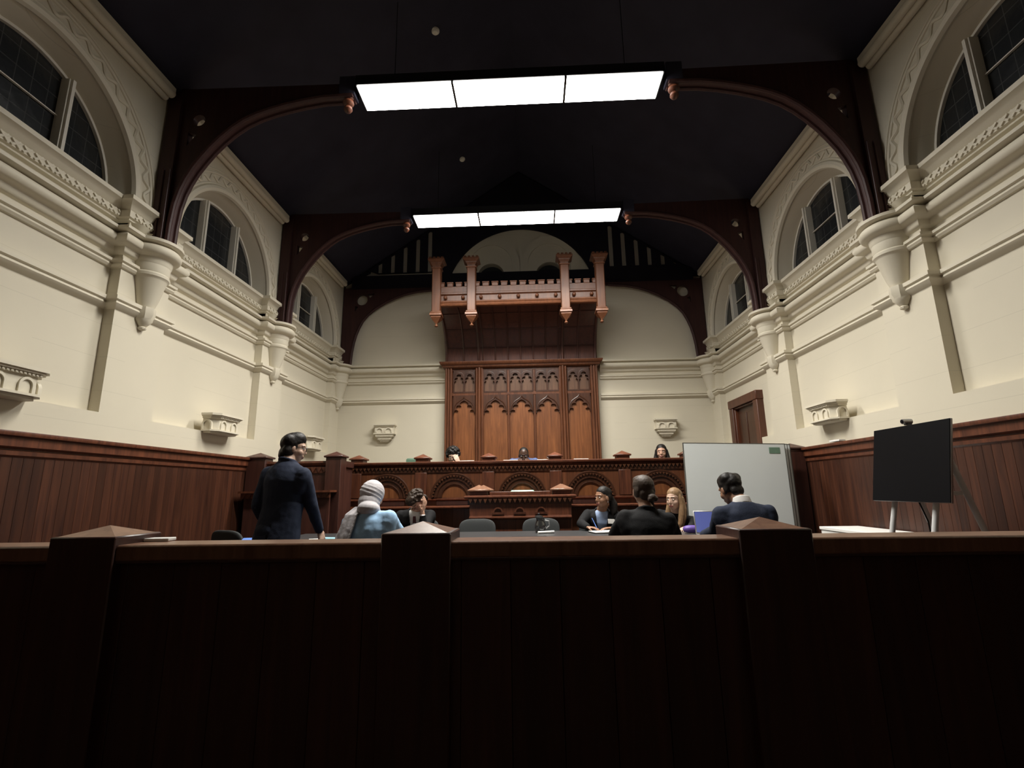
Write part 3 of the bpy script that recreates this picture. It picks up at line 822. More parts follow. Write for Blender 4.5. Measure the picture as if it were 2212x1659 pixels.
MB().box((-1.42, 8.0, .55), (2.5, 8.35, 1.0)).build('seat', 'mahogany_dark', bench)
MB().box((-2.42, BY+.06, 1.28), (2.42, 7.62, 1.30)).build('desk_top', 'mahogany_dark', bench)
rebase(bench, (0, BY, 0))

# clerk's desk in front of the bench
CY = 6.42
desk = thing('clerk_desk', 'smaller carved mahogany clerk\'s desk with zigzag frieze, before the bench', 'desk')
m = MB(); m.box((-.64, CY, 0), (.62, CY+.05, 1.135)); m.box((-.64, CY+.05, 0), (-.60, 6.88, 1.135)); m.box((.58, CY+.05, 0), (.62, 6.88, 1.135)); m.build('body', 'mahogany', desk)
m = MB(); m.sweep([(-.66, 6.88), (-.66, CY-.01), (.64, CY-.01), (.64, 6.88)], [(-.12, 1.115), (.03, 1.115), (.05, 1.13), (.05, 1.145), (.03, 1.155), (-.12, 1.155)]); m.build('ledge', 'mahogany', desk)
m = MB(); m.box((-.39, CY-.01, 1.155), (.38, CY+.05, 1.20)); m.build('back_rail', 'mahogany', desk, bevel=.006)
m = MB(); m.box((-.66, CY-.022, 1.045), (.64, CY, 1.118)); zigzag(m, (-.655, CY-.022), (.635, CY-.022), 1.062, 1.118, .030, .062, 1); m.build('frieze', ['carved_dark', 'carved_mid'], desk)  # shade behind the drops put into the darker backing colour
for c in (-.285, -.015, .25):
    m = MB(); m.plate([arc(c, .95, .062, PI, 0, 20)+arc(c, .95, .045, 0, PI, 20)], .025, Matrix.Translation((0, CY-.01, 0)) @ XZ); m.box((c-.075, CY-.03, .925), (c+.075, CY, .95)); m.build('arch', 'mahogany', desk)
m = MB(); m.sweep([(-.64, CY), (.62, CY)], [(0, .86), (.03, .86), (.06, .875), (.065, .888), (.02, .905), (0, .91)]); m.build('base_moulding', 'mahogany', desk)
for x, y in ((-.532, CY+.10), (-.50, 6.79), (.505, CY+.10), (.54, 6.79)):
    a, b = MB(), MB(); capped_post(a, b, x, y, .108, .10, .0 if y > 6.6 else 1.15, 1.205, .062, .026); a.build('post', 'mahogany', desk, bevel=.006); b.build('post_cap', 'cap_wood', desk)
rebase(desk, (0, CY, 0))

# side boxes closing the court at left and right
def side_box(sg, label):
    e = thing('court_box', label, 'court box')
    X = lambda a, b: (min(sg*a, sg*b), max(sg*a, sg*b))
    y = 6.5
    m = MB(); x0, x1 = X(2.42, 3.555); m.box((x0, y+.03, 0), (x1, y+.07, 1.56))
    p = [(x0, y+.03), (x1, y+.03)]; boards(m, p[0], p[1], 0, 1.5, .015, .19); m.build('panel', 'mahogany_dark', e)
    m = MB(); m.sweep([(x0, y+.05), (x1, y+.05)], [(-.06, 1.55), (.02, 1.55), (.05, 1.57), (.06, 1.60), (.05, 1.625), (-.06, 1.63)]); m.box((x0, y, 1.47), (x1, y+.03, 1.55)); zigzag(m, (x0, y), (x1, y), 1.475, 1.54, .015); m.build('top_rail', 'mahogany', e)
    for xx in (3.43, 2.41):
        a, b = MB(), MB(); capped_post(a, b, sg*xx, y+.05, .125 if xx > 3 else .10, .10, 0, 1.665, .06); a.build('post', 'mahogany_dark', e, bevel=.006); b.build('post_cap', 'mahogany_dark', e)
    if sg < 0:
        m = MB(); q0, q1 = X(2.34, 3.50); m.box((q0, y-.28, 1.225), (q1, y+.03, 1.25)); m.box((q0+.02, y-.24, 1.16), (q1-.02, y-.20, 1.225)); zigzag(m, (q0+.02, y-.24), (q1-.02, y-.24), 1.165, 1.22, .012); m.build('shelf', 'mahogany', e)
        m = MB(); m.box((q0+.04, y-.19, 0), (q1-.04, y-.15, 1.17)); m.build('shelf_front', 'mahogany_dark', e)
    m = MB(); z0, z1 = X(2.36, 2.42); m.box((z0, y+.1, 0), (z1, BY-.10, 1.56)); m.box((z0-.02, y+.1, 1.55), (z1+.02, BY-.10, 1.63)); m.build('side_panel', 'mahogany_dark', e)
    rebase(e, (sg*2.9, y, 0))
side_box(-1, 'dark mahogany panelled box with a shelf, in the left corner behind the standing person')
side_box(1, 'dark mahogany panelled box in the right corner, mostly behind the whiteboards')

# ---------------------------------------------------------------- gallery front nearest the camera
gal = thing('gallery_front', 'dark mahogany parapet with pyramid-capped posts across the foreground', 'parapet')
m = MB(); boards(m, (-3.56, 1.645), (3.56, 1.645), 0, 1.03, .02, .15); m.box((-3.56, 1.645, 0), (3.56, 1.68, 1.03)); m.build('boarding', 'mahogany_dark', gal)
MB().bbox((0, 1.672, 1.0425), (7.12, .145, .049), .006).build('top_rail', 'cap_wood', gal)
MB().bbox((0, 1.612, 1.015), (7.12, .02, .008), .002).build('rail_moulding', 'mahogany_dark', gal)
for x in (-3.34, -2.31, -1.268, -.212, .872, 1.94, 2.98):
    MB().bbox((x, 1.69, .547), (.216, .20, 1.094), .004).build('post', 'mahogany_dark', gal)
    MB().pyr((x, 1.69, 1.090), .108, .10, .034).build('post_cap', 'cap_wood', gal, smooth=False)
rebase(gal, (0, 1.67, 0))

# ---------------------------------------------------------------- tables and chairs
tab = thing('conference_table', 'long table with a dark grey top behind the parapet, people seated round it', 'table')
TX0, TX1, TY0, TY1, TZ = -2.45, 2.30, 4.47, 5.86, .765
MB().bbox(((TX0+TX1)/2, (TY0+TY1)/2, TZ-.015), (TX1-TX0, TY1-TY0, .03), .006).build('table_top', 'table_top', tab)
MB().box((TX0+.1, TY0+.1, TZ-.10), (TX1-.1, TY0+.13, TZ-.03)).box((TX0+.1, TY1-.13, TZ-.10), (TX1-.1, TY1-.1, TZ-.03)).build('apron', 'metal_dark', tab)
for x in (TX0+.12, -.2, TX1-.12):
    for y in (TY0+.12, TY1-.12): MB().tube([(x, y, 0), (x, y, TZ-.03)], .025, 10).build('leg', 'metal_dark', tab)
rebase(tab, (-.2, 5.2, 0))
def make_chair(label):
    e = thing('stacking_chair', label, 'chair', 'black upholstered chairs round the table')
    MB().ell((0, .02, .455), (.235, .225, .035), None, 28, 0, .45).build('seat', 'fabric_black', e)
    m = MB(); m.ell((0, 0, 0), (.225, .026, .165), None, 32, 0, .55)
    for v_ in m.v: v_.y += .22*v_.x**2*2-.235-(v_.z*.16); v_.z += .715
    m.build('backrest', 'fabric_black', e)
    for sx in (-1, 1):
        MB().tube([(sx*.20, .20, 0), (sx*.20, .17, .42)], .011, 8).build('leg', 'metal_dark', e)
        MB().tube([(sx*.21, -.25, 0), (sx*.20, -.19, .42), (sx*.15, -.225, .62)], .011, 8).build('leg', 'metal_dark', e)
    return e
chairs = [(-2.72, 5.15, -.40, 'empty black chair at the left end of the table, left of the standing person'),
 (-1.12, 4.05, 0, 'black chair under the person in the pale headscarf'),
 (1.0, 4.03, 0, 'black chair under the person with the low bun'),
 (1.80, 3.98, 0, 'black chair under the person in navy using the laptop'),
 (-.53, 6.06, PI, 'empty black chair across the table, before the clerk\'s desk\'s left post'),
 (.24, 6.06, PI, 'empty black chair across the table, right one, behind the water jug'),
 (-1.24, 6.18, PI, 'black chair of the curly-haired person resting head on hand'),
 (.93, 6.18, PI, 'black chair of the person wearing a white name badge'),
 (1.68, 6.15, PI, 'black chair of the person with long blonde hair')]
c0 = make_chair(chairs[0][3])
for i, (x, y, rz, lb) in enumerate(chairs):
    o = c0 if i == 0 else dup(c0)
    o.location = (x, y, 0); o.rotation_euler = (0, 0, rz); o['label'] = lb
def green_chair(x, y, z, top, mat, label, w_=.19):
    e = thing('green_armchair', label, 'chair', None, (x, y, z), PI)
    MB().bbox((0, 0, .44), (.46, .46, .08), .02).build('seat', mat, e)
    m = MB(); m.bbox((0, -.21, (.5+top)/2), (2*w_, .07, top-.5), .02); m.build('backrest', mat, e)
    for sx in (-1, 1):
        for yy in (-.2, .2): MB().tube([(sx*.2, yy, 0), (sx*.2, yy, .42)], .02, 8).build('leg', 'mahogany_dark', e)
green_chair(.012, 6.74, 0, 1.215, 'green_pale', 'pale green leather chair back showing above the clerk\'s desk', .165)
green_chair(-1.72, 7.88, .55, 1.19, 'green_leather', 'dark green leather chair back behind the bench, left of the seated judges', .15)

# ---------------------------------------------------------------- whiteboards, screen, loose things
def whiteboard(x, y, label, first):
    e = thing('whiteboard', label, 'whiteboard', None, (x, y, 0))
    MB().box((-.595, -.009, .0), (.595, .009, 1.712)).build('panel', 'board_white', e)
    m = MB()
    for s_ in (-1, 1): m.box((min(s_*.595, s_*.603), -.011, 0), (max(s_*.595, s_*.603), .011, 1.716))
    m.box((-.603, -.011, 1.708), (.603, .011, 1.716)); m.build('edging', 'board_edge', e)
    if first: MB().bbox((.475, -.011, 1.632), (.13, .006, .075), .003).build('sticker', 'green_leather', e)
    e.rotation_euler = (math.radians(-4), 0, 0)
    for c in e.children: c.data.transform(Matrix.Rotation(math.radians(1.6), 4, 'Y') @ Matrix.Translation((.0, 0, .02)))
whiteboard(2.53, 6.06, 'large whiteboard with a dark green sticker, frontmost of the leaning stack', True)
whiteboard(2.585, 6.11, 'middle whiteboard of the leaning stack, only its right edge showing', False)
whiteboard(2.64, 6.16, 'rearmost whiteboard of the leaning stack, only its right edge showing', False)
tv = thing('display_stand', 'black screen on a white tubular stand in front of the right wall panelling', 'screen')
MB().bbox((2.951, 3.82, 1.365), (.016, .762, .562), .003).build('housing', 'metal_grey', tv)
MB().box((2.938, 3.442, 1.087), (2.943, 4.198, 1.643)).build('screen', 'screen_black', tv)
for y, x1, z1, x2, y2 in ((3.66, 2.93, 1.14, 2.68, 3.68), (4.06, 2.93, 1.14, 2.68, 4.12), (3.62, 3.02, 1.42, 3.42, 3.60), (4.06, 3.02, 1.42, 3.42, 4.08)):
    MB().tube([(x1, y, z1), (x2, y2, 0)], .019, 12).build('leg', 'tube_white', tv)
MB().box((2.885, 3.6, 1.14), (3.06, 4.08, 1.165)).build('cross_bar', 'tube_white', tv)
MB().tube([(2.99, 3.92, 1.1), (3.02, 3.9, .95), (3.0, 3.86, .7), (3.05, 3.84, .3), (3.1, 3.82, .01)], .006, 6).build('cable', 'plastic_black', tv)
for c in tv.children:
    if c.name.split('.')[0] in ('housing', 'screen'): c.data.transform(Matrix.Translation((2.95, 0, 1.645)) @ Matrix.Rotation(math.radians(10), 4, 'Y') @ Matrix.Translation((-2.95, 0, -1.645)))   # leans back on the stand
rebase(tv, (2.97, 3.82, 0))
e = thing('webcam', 'small dark webcam clipped on top of the black screen', 'webcam', None, (2.965, 3.86, 1.651))
MB().tube([(-.035, 0, .026), (.03, 0, .026)], .02, 14).build('body', 'metal_grey', e)
MB().tube([(-.04, 0, .026), (-.034, 0, .026)], .014, 14).build('lens', 'screen_black', e)
MB().box((-.012, -.02, 0), (.02, .02, .012)).build('clip', 'plastic_black', e)
e = thing('storage_box', 'long white storage box along the right wall panelling, left of the screen stand', 'box', None, (3.33, 5.135, 0))
MB().bbox((0, 0, .385), (.38, .84, .77), .006).build('body', 'paper', e)
MB().bbox((0, 0, .785), (.40, .86, .03), .004).build('lid', 'paper', e)
MB().bbox((-.05, -.425, .66), (.22, .012, .12), .003).build('flap', 'cap_wood', e)
def flat(name, label, cat, mat, c, size, rz, group=None, tilt=0):
    o = MB().bbox((0, 0, size[2]/2), size, min(.002, size[2]/3)).build(name, mat); o.location = c; o.rotation_euler = (tilt, 0, rz); return tag(o, label, cat, group)
flat('booklet', 'white booklet lying on the parapet rail left of the centre post', 'booklet', 'paper', (-1.125, 1.738, 1.0675), (.08, .05, .010), .12)
flat('blue_folder', 'blue folder on the left end of the table beside the empty chair', 'folder', 'blue_cover', (-2.36, 4.62, TZ+.012), (.24, .20, .03), .25, tilt=.20)
flat('paper_sheet', 'white paper on the table in front of the standing person, under the blue mask', 'paper', 'paper', (-1.93, 5.12, TZ), (.30, .21, .003), .3)
flat('paper_sheet', 'white paper on the table just left of the draped scarf end', 'paper', 'paper', (-1.66, 5.05, TZ), (.21, .30, .003), -.7)
flat('face_mask', 'light blue face mask lying on white paper beside the standing person', 'mask', 'mask_blue', (-1.88, 5.14, TZ+.003), (.16, .09, .012), -.2)
flat('black_folder', 'thin black folder lying near the middle of the table\'s near edge', 'folder', 'plastic_black', (.12, 4.98, TZ), (.34, .24, .012), .12)
e = thing('water_jug', 'shiny dark glass jug with a handle standing on the table', 'jug', None, (.225, 5.62, TZ))
MB().lathe([(.035, 0), (.055, .008), (.062, .05), (.058, .09), (.042, .125), (.045, .15), (.05, .16), (.04, .158), (.036, .13)], n=24).build('vessel', 'glass_dark', e)
MB().tube([(.05, 0, .13), (.09, 0, .12), (.095, 0, .07), (.06, 0, .04)], .008, 8).build('handle', 'metal_grey', e)
MB().lathe([(.046, .16), (.04, .175), (.012, .18), (.014, .20), (.004, .205)], (-.015, 0, 0), 16).build('lid', 'plastic_black', e)
e = thing('marker_pen', 'white marker pen lying on the table beside the jug', 'pen', None, (.28, 5.50, TZ+.014))
MB().tube([(-.085, -.03, 0), (.05, .02, 0)], .013, 12).build('barrel', 'paper', e); MB().tube([(.05, .02, 0), (.085, .033, 0)], .015, 12).build('pen_cap', 'tube_white', e)
e = thing('notebook', 'open notebook with a black cover under the writing hands', 'notebook', None, (.90, 5.52, TZ), .25)
MB().bbox((0, 0, .005), (.30, .21, .01), .002).build('cover', 'plastic_black', e); MB().bbox((.075, 0, .014), (.14, .20, .008), .002).bbox((-.075, 0, .013), (.14, .20, .006), .002).build('pages', 'paper', e)
e = thing('white_bottle_cap', 'small white cup on the table beside the notebook', 'cup', None, (1.02, 5.30, TZ))
MB().lathe([(.015, 0), (.02, .03), (.018, .032), (.014, .004)], n=16).build('cup_body', 'paper', e)
e = thing('laptop', 'open laptop with a blue-lit screen in front of the person in navy', 'laptop', None, (1.85, 4.93, TZ), -.10)
MB().bbox((0, -.02, .009), (.33, .23, .018), .004).build('base', 'metal_grey', e)
m = MB(); Mt = Matrix.Translation((0, .10, .018)) @ Matrix.Rotation(math.radians(-14), 4, 'X')
m.bbox((0, 0, .108), (.33, .008, .216), .003, 0, Mt); m.build('lid', 'metal_grey', e)
MB().box((-.155, -.0055, .014), (.155, -.004, .206), 0, Mt).build('screen', 'laptop_glow', e)
MB().box((-.14, -.10, .018), (.14, .06, .0195)).build('keyboard', 'plastic_black', e)
o = MB().ell((0, 0, .042), (.085, .06, .038), None, 24, 0, .8).ell((.03, -.01, .05), (.04, .04, .03), None, 20).build('purple_pouch', 'purple'); o.location = (1.74, 5.32, TZ); tag(o, 'purple pouch on the table behind the laptop', 'pouch')
flat('paper_sheet', 'white paper on the table between the low bun and the laptop', 'paper', 'paper', (1.64, 4.92, TZ), (.16, .22, .003), .2)
for x, lb in ((-.16, 'white papers on the bench ledge left of the person in blue'), (.33, 'white papers on the bench ledge right of the person in blue'), (.86, 'white papers on the bench ledge at the foot of the right-hand tall panel'), (-.80, 'white papers on the bench ledge right of the dark curly-haired judge')):
    flat('paper_stack', lb, 'papers', 'paper', (x, 7.40, 1.6235), (.21, .12, .022), .02, 'papers on the bench ledge')
flat('folded_paper', 'crumpled white paper on the cap rail of the right wall panelling', 'paper', 'paper', (3.535, 5.72, 1.69), (.07, .16, .02), .1)
# ---------------------------------------------------------------- people
def remesh(mb, name, mat, parent, voxel=.008, it=4, noise=0, nsize=.1, cut=None, solid=0, paint=None, mats=None):
    me = mb.mesh(name); o = bpy.data.objects.new('tmp', me); COL.objects.link(o)
    r = o.modifiers.new('r', 'REMESH'); r.mode = 'VOXEL'; r.voxel_size = voxel
    if it: s = o.modifiers.new('s', 'SMOOTH'); s.factor = .5; s.iterations = it
    if noise:
        tx = bpy.data.textures.new('folds', 'CLOUDS'); tx.noise_scale = nsize; tx.noise_depth = 2
        d = o.modifiers.new('d', 'DISPLACE'); d.texture = tx; d.strength = noise; d.mid_level = .5; d.texture_coords = 'GLOBAL'
    dg = bpy.context.evaluated_depsgraph_get(); dg.update()
    m2 = bpy.data.meshes.new_from_object(o.evaluated_get(dg)); m2.name = name
    bpy.data.objects.remove(o); bpy.data.meshes.remove(me)
    m2.materials.clear()
    for q in (mats or [mat]): m2.materials.append(MATS[q])
    if cut:
        bm = bmesh.new(); bm.from_mesh(m2)
        bmesh.ops.delete(bm, geom=[f for f in bm.faces if cut(f.calc_center_median())], context='FACES')
        bm.to_mesh(m2); bm.free()
    if paint:
        for p in m2.polygons: p.material_index = paint(p.center)
    m2.shade_smooth()
    o = bpy.data.objects.new(name, m2); COL.objects.link(o); o.parent = parent
    if solid: s = o.modifiers.new('solid', 'SOLIDIFY'); s.thickness = solid; s.offset = -1
    return o
def frame(f, u=V((0, 0, 1))):
    f = V(f).normalized(); r = f.cross(u).normalized(); u2 = r.cross(f)
    return Matrix((r, f, u2)).transposed()
def hand(mb, w_, d, n, thumb, curl=.5, sc=1.0):
    """palm, four unequal bent fingers and a side thumb; d = finger direction, n = palm side, thumb = side the thumb leaves"""
    d = V(d).normalized(); n = V(n); n = (n-d*n.dot(d)).normalized(); s = d.cross(n).normalized()
    if s.dot(V(thumb)) < 0: s = -s
    w_ = V(w_)
    for k in range(4):
        o = (.030-.02*k)*sc
        mb.cap(w_+s*o*.6, .014*sc, w_+d*.085*sc+s*o*1.05, .0115*sc, 8)
        p = w_+d*.088*sc+s*o*1.1; a = curl*.5; L = (.040, .045, .042, .034)[k]*sc
        for j in range(3):
            q = p+(d*math.cos(a)+n*math.sin(a)+s*(.10-.066*k)*.4).normalized()*L*(1, .72, .58)[j]
            mb.cap(p, (.0095-.0008*j)*sc, q, (.009-.0010*j)*sc, 8); p = q; a += curl*.75
    p = w_+s*.026*sc+d*.02*sc; q = p+(s*.75+d*.75+n*.35).normalized()*.042*sc
    mb.cap(p, .014*sc, q, .0105*sc, 8); mb.cap(q, .0105*sc, q+(d*.85+s*.25+n*.35).normalized()*.034*sc, .0085*sc, 8)
def head(mb, H, Mh, N, neck=.052):
    L = lambda x, y, z: H+Mh @ V((x, y, z))
    E = lambda c, r: mb.ell(L(*c), r, Mh, 20)
    E((0, -.012, .030), (.074, .094, .086)); E((0, .020, -.020), (.063, .068, .085)); E((0, .040, -.080), (.040, .036, .033))
    E((0, .005, -.06), (.058, .055, .045))
    for s in (-1, 1):
        E((s*.036, .048, -.030), (.028, .030, .030)); E((s*.075, -.006, -.012), (.010, .020, .031))
        mb.cap(L(s*.010, .078, .030), .0105, L(s*.045, .064, .028), .010, 8)
        mb.cap(L(s*.008, .086, -.033), .008, L(s*.011, .083, -.033), .008, 8)
    mb.cap(L(0, .080, .015), .009, L(0, .0965, -.026), .0115, 10)
    mb.cap(L(-.018, .081, -.059), .0095, L(.018, .081, -.059), .0095, 8); mb.cap(L(-.012, .080, -.070), .009, L(.012, .080, -.070), .009, 8)
    mb.cap(L(0, -.018, -.05), neck, N, neck+.006, 16)
def torso_rings(Pv, N, right, w, grow=0, low=-.08, bulge=0):
    mid = (Pv+N)/2; c = mid+bulge*V((0, 0, 1)).cross(right)*-1
    st = [(low, .165, .115), (0, .168, .118), (.25, .150, .108), (.5, .160, .116), (.72, .178, .120), (.86, .165, .104), (.95, .115, .085), (1.02, .062, .062)]
    rings = []
    for t, a, b in st:
        p = Pv*(1-t)**2+c*2*t*(1-t)+N*t*t
        tg = ((c-Pv)*(1-t)+(N-c)*t).normalized()
        dep = tg.cross(right).normalized()
        a = a*w+grow; b = b*w+grow
        rings.append([p+right*a*math.cos(2*PI*k/24)+dep*b*math.sin(2*PI*k/24) for k in range(24)])
    return rings
def person(label, H, face, N, Pv, tf, sh, arms, legs, top, topmat, skin='skin_light', w=1.0, lips='lips', brow='hair_black', upv=(0, 0, 1), sleeve=1.0, bulge=.03, skirt=None, cut=None, drop=.062, cutfab=None, trous='suit_black', noise=.012, eyes=True, gap=0, low=-.08, collar=True):
    e = thing('person', label, 'person')
    H, N, Pv = V(H), V(N), V(Pv); Mh = frame(face, V(upv)); tf = V((tf[0], tf[1], 0)).normalized(); right = tf.cross(V((0, 0, 1)))
    up_ = (N-Pv).normalized(); right = (right-up_*right.dot(up_)).normalized()
    b = MB(); b.loft(torso_rings(Pv, N, right, w, -.022, -.05, bulge)); head(b, H, Mh, N+(V((0, 0, 1)))*.0)
    j = MB(); j.loft(torso_rings(Pv, N, right, w, .004, low, bulge))
    for sgn, (el, wr, hd, hn, th, cu) in arms.items():
        S = N-up_*drop+right*sgn*sh; el, wr = V(el), V(wr)
        b.cap(N-up_*.03, .045, S, .045); b.cap(S, .046, el, .036); b.cap(el, .036, wr, .025); hand(b, wr, hd, hn, th, cu, .95)
        j.cap(N-up_*.035+right*sgn*.03, .052, S-up_*.004, .056, 16); j.cap(S, .064, el, .052, 16)
        j.cap(S-up_*.03, .066, S-up_*.10-right*sgn*.03, .07, 16)
        c_ = el+(wr-el)*(.93*sleeve); j.cap(el, .052, c_, .040, 16)
    t = MB(); t.ell(Pv, (.165*w, .14*w, .11), None, 20)
    for hip, kn, an in legs:
        hip, kn, an = V(hip), V(kn), V(an)
        b.cap(hip, .07, kn, .048); b.cap(kn, .048, an, .035); b.cap(an, .035, an+tf*.13+V((0, 0, -.035)), .03)
        t.cap(hip, .085, kn, .066, 16); t.cap(kn, .066, an, .055, 16)
        s = MB(); s.cap(an+V((0, 0, -.03)), .042, an+tf*.17+V((0, 0, -.045)), .036, 14); s.box((an.x-.03, an.y-.03, an.z-.08), (an.x+.03, an.y+.03, an.z-.06)); remesh(s, 'shoe', 'plastic_black', e, .009, 2)
    if skirt:                                                             # jacket skirt below the waist
        j.loft([[c+right*(a*math.cos(2*PI*k/24))+tf*(d*math.sin(2*PI*k/24)) for k in range(24)] for c, a, d in skirt])
    inv = Mh.transposed()
    def paint(c):
        q = inv @ (c-H)
        if q.y > .072 and abs(q.x) < .022 and -.077 < q.z < -.052: return 1
        if q.y > .058 and .012 < abs(q.x) < .05 and .026 < q.z < .033: return 2
        return 0
    remesh(b, 'body', skin, e, .0058, 3, paint=paint, mats=[skin, lips, brow])
    if collar: j.tube([N+right*.066*math.cos(a)+tf*(.064*math.sin(a)-.004)+up_*(.012-.022*math.sin(a)) for a in [2*PI*k/24 for k in range(24)]], .013, 8, closed=True)
    remesh(j, top, topmat, e, .0065 if cut else .009, 12 if cut else 14, noise, .12, cut=(lambda c: cut(c, N, right, tf, up_)) if cut else None, solid=.006 if cut else 0)
    remesh(t, 'trousers', trous, e, .012, 5, .01, .12)
    if cutfab:
        s = MB(); s.loft(torso_rings(Pv, N, right, w, -.010, -.05, bulge)); remesh(s, 'shirt', cutfab, e, .010, 4)
    if eyes:
        for s_ in (-1, 1):
            m = MB(); m.ell(H+Mh @ V((s_*.031, .0735, .006)), (.0115, .0095, .0058), Mh, 12); m.build('eye', 'eye_white', e)
            m = MB(); m.ell(H+Mh @ V((s_*.031, .081, .006)), (.0052, .0042, .0050), Mh, 10); m.build('iris', 'eye_dark', e)
    return e, H, Mh, N, right, tf, up_
def hair(e, H, Mh, parts, mat, noise=.006, nsize=.03, voxel=.0058, it=9, name='hair'):
    m = MB()
    for q in parts:
        if q[0] == 'e': m.ell(H+Mh @ V(q[1]), q[2], Mh, 20)
        elif q[0] == 'c':
            pts = [H+Mh @ V(p) for p in q[1]]
            for a, b, r0_, r1_ in zip(pts, pts[1:], q[2], q[2][1:]): m.cap(a, r0_, b, r1_, 10)
    return remesh(m, name, mat, e, voxel, it, noise, nsize)
def finish(e, x, y, z=0): rebase(e, (x, y, z))
def sit_legs(Pv, tf, fl, w=.10, spread=.12, kl=.42):
    Pv = V(Pv); tf = V((tf[0], tf[1], 0)).normalized(); r = tf.cross(V((0, 0, 1)))
    return [(Pv+r*s*w*.85-V((0, 0, .02)), Pv+tf*kl+r*s*spread-V((0, 0, .04)), V(((Pv+tf*(kl-.02)+r*s*spread).x, (Pv+tf*(kl-.02)+r*s*spread).y, fl+.082))) for s in (-1, 1)]
CAP = [('e', (0, -.028, .038), (.083, .096, .090)), ('e', (0, -.012, .056), (.0785, .088, .084)), ('e', (.068, -.022, .0), (.013, .042, .048)), ('e', (-.068, -.022, .0), (.013, .042, .048)), ('e', (0, -.072, -.035), (.060, .036, .055))]
FRONT_HAIR = ('e', (0, -.014, .054), (.0780, .0865, .078))
vcut = lambda dep, wd: (lambda c, N, r, f, u: (lambda x, y, z: y > .015 and z > -dep and abs(x) < .018+wd*(1+z/dep))((c-N).dot(r), (c-N).dot(f), (c-N).dot(u)))

# standing person in navy, seen from behind
PL = (-1.93, 4.15, .92); tf = (.30, .95)
e, H, Mh, N, r_, f_, u_ = person('person standing at the left in a navy suit, seen from behind, glasses, dark hair', (-1.875, 4.235, 1.592), (.90, .45, -.16), (-1.895, 4.18, 1.472), PL, tf, .182, drop=.098, arms=
  {-1: ((-2.125, 4.18, 1.12), (-2.08, 4.33, .905), (.1, .3, -1), (1, .2, 0), (.3, 1, 0), .5), 1: ((-1.69, 4.22, 1.12), (-1.69, 4.42, .90), (.2, .35, -1), (-1, .3, 0), (-.3, 1, 0), .7)},
  legs=[((-2.02, 4.14, .88), (-2.03, 4.16, .48), (-2.03, 4.12, .085)), ((-1.84, 4.16, .88), (-1.83, 4.18, .48), (-1.83, 4.14, .085))],
  top='jacket', topmat='suit_navy', skin='skin_pale', w=1.04, trous='suit_navy', bulge=-.01, noise=.014,
  skirt=[(V((-1.90, 4.17, 1.15)), .172, .125), (V((-1.915, 4.16, 1.0)), .188, .135), (V((-1.93, 4.15, .88)), .20, .145), (V((-1.935, 4.15, .74)), .205, .15)],
  cut=lambda c, N, r, f, u: (c-N).dot(f) < -.05 and c.z < .98 and abs((c-N).dot(r)-.045) < .007+.012*max(0, .98-c.z))
hair(e, H, Mh, CAP+[('e', (0, .004, .082), (.072, .078, .062)), ('e', (0, -.082, -.055), (.058, .034, .055)), ('e', (.06, -.045, -.03), (.03, .05, .05)), ('e', (-.06, -.045, -.03), (.03, .05, .05)), ('e', (.05, -.06, .06), (.045, .05, .05)), ('e', (-.05, -.06, .06), (.045, .05, .05))], 'hair_black', .008, .05)
m = MB()
for s in (-1, 1):
    m.tube([H+Mh @ V((s*.033+.024*math.cos(a), .096, .004+.02*math.sin(a))) for a in [2*PI*k/16 for k in range(16)]], .0028, 6, closed=True)
    m.tube([H+Mh @ V(p) for p in ((s*.057, .094, .008), (s*.078, .04, .008), (s*.08, -.01, .0))], .0026, 6)
m.tube([H+Mh @ V(p) for p in ((-.01, .098, .008), (.01, .098, .008))], .0028, 6); m.build('glasses', 'plastic_black', e)
finish(e, -1.93, 4.15)

# person in pale headscarf and light blue sweater, back view
PL = (-1.12, 4.07, .56); tf = (.12, 1)
e, H, Mh, N, r_, f_, u_ = person('person seated with back turned, pale grey headscarf and light blue sweater', (-1.176, 4.215, 1.185), (.25, .95, -.25), (-1.170, 4.12, 1.062), PL, tf, .168,
  {-1: ((-1.40, 4.25, .87), (-1.28, 4.53, .81), (.3, 1, -.1), (0, 0, -1), (1, 0, 0), .3), 1: ((-.945, 4.27, .86), (-1.03, 4.54, .81), (-.3, 1, -.1), (0, 0, -1), (-1, 0, 0), .3)},
  sit_legs(PL, tf, 0), 'sweater', 'sweater_blue', 'skin_light', 1.0, noise=.02, bulge=-.05, collar=False)
sc = [('e', (0, -.012, .025), (.096, .110, .108)), ('e', (0, -.035, -.055), (.088, .090, .085)), ('c', [(0, -.02, -.09), (0, -.03, -.15)], [.086, .098]), ('c', [(-.07, -.02, -.155), (.07, -.02, -.155)], [.055, .055]), ('e', (0, -.062, -.125), (.082, .052, .062)), ('e', (.02, -.05, -.165), (.10, .06, .045))]
for k in range(8):
    pts = []
    for j in range(15):
        ph = math.radians(-15+14*j); z = .115-.030*k-.085*j/14; q = max(.05, 1-((z-.025)/.11)**2)**.5 if z > .025 else 1-.12*min(1, (.025-z)/.1)
        pts.append((-.0965*q*math.cos(ph), -.012-.1105*q*math.sin(ph), z))
    sc.append(('c', [(x*.975, (y+.012)*.975-.012, z) for x, y, z in pts], [.0045+.002*(k % 3)/2]*15))
sc.append(('e', tuple(Mh.transposed() @ (N+V((0, -.012, .022))-H)), (.094, .090, .062)))
hair(e, H, Mh, sc, 'scarf_grey', .004, .08, .005, 4, 'headscarf')
m = MB(); rings = []
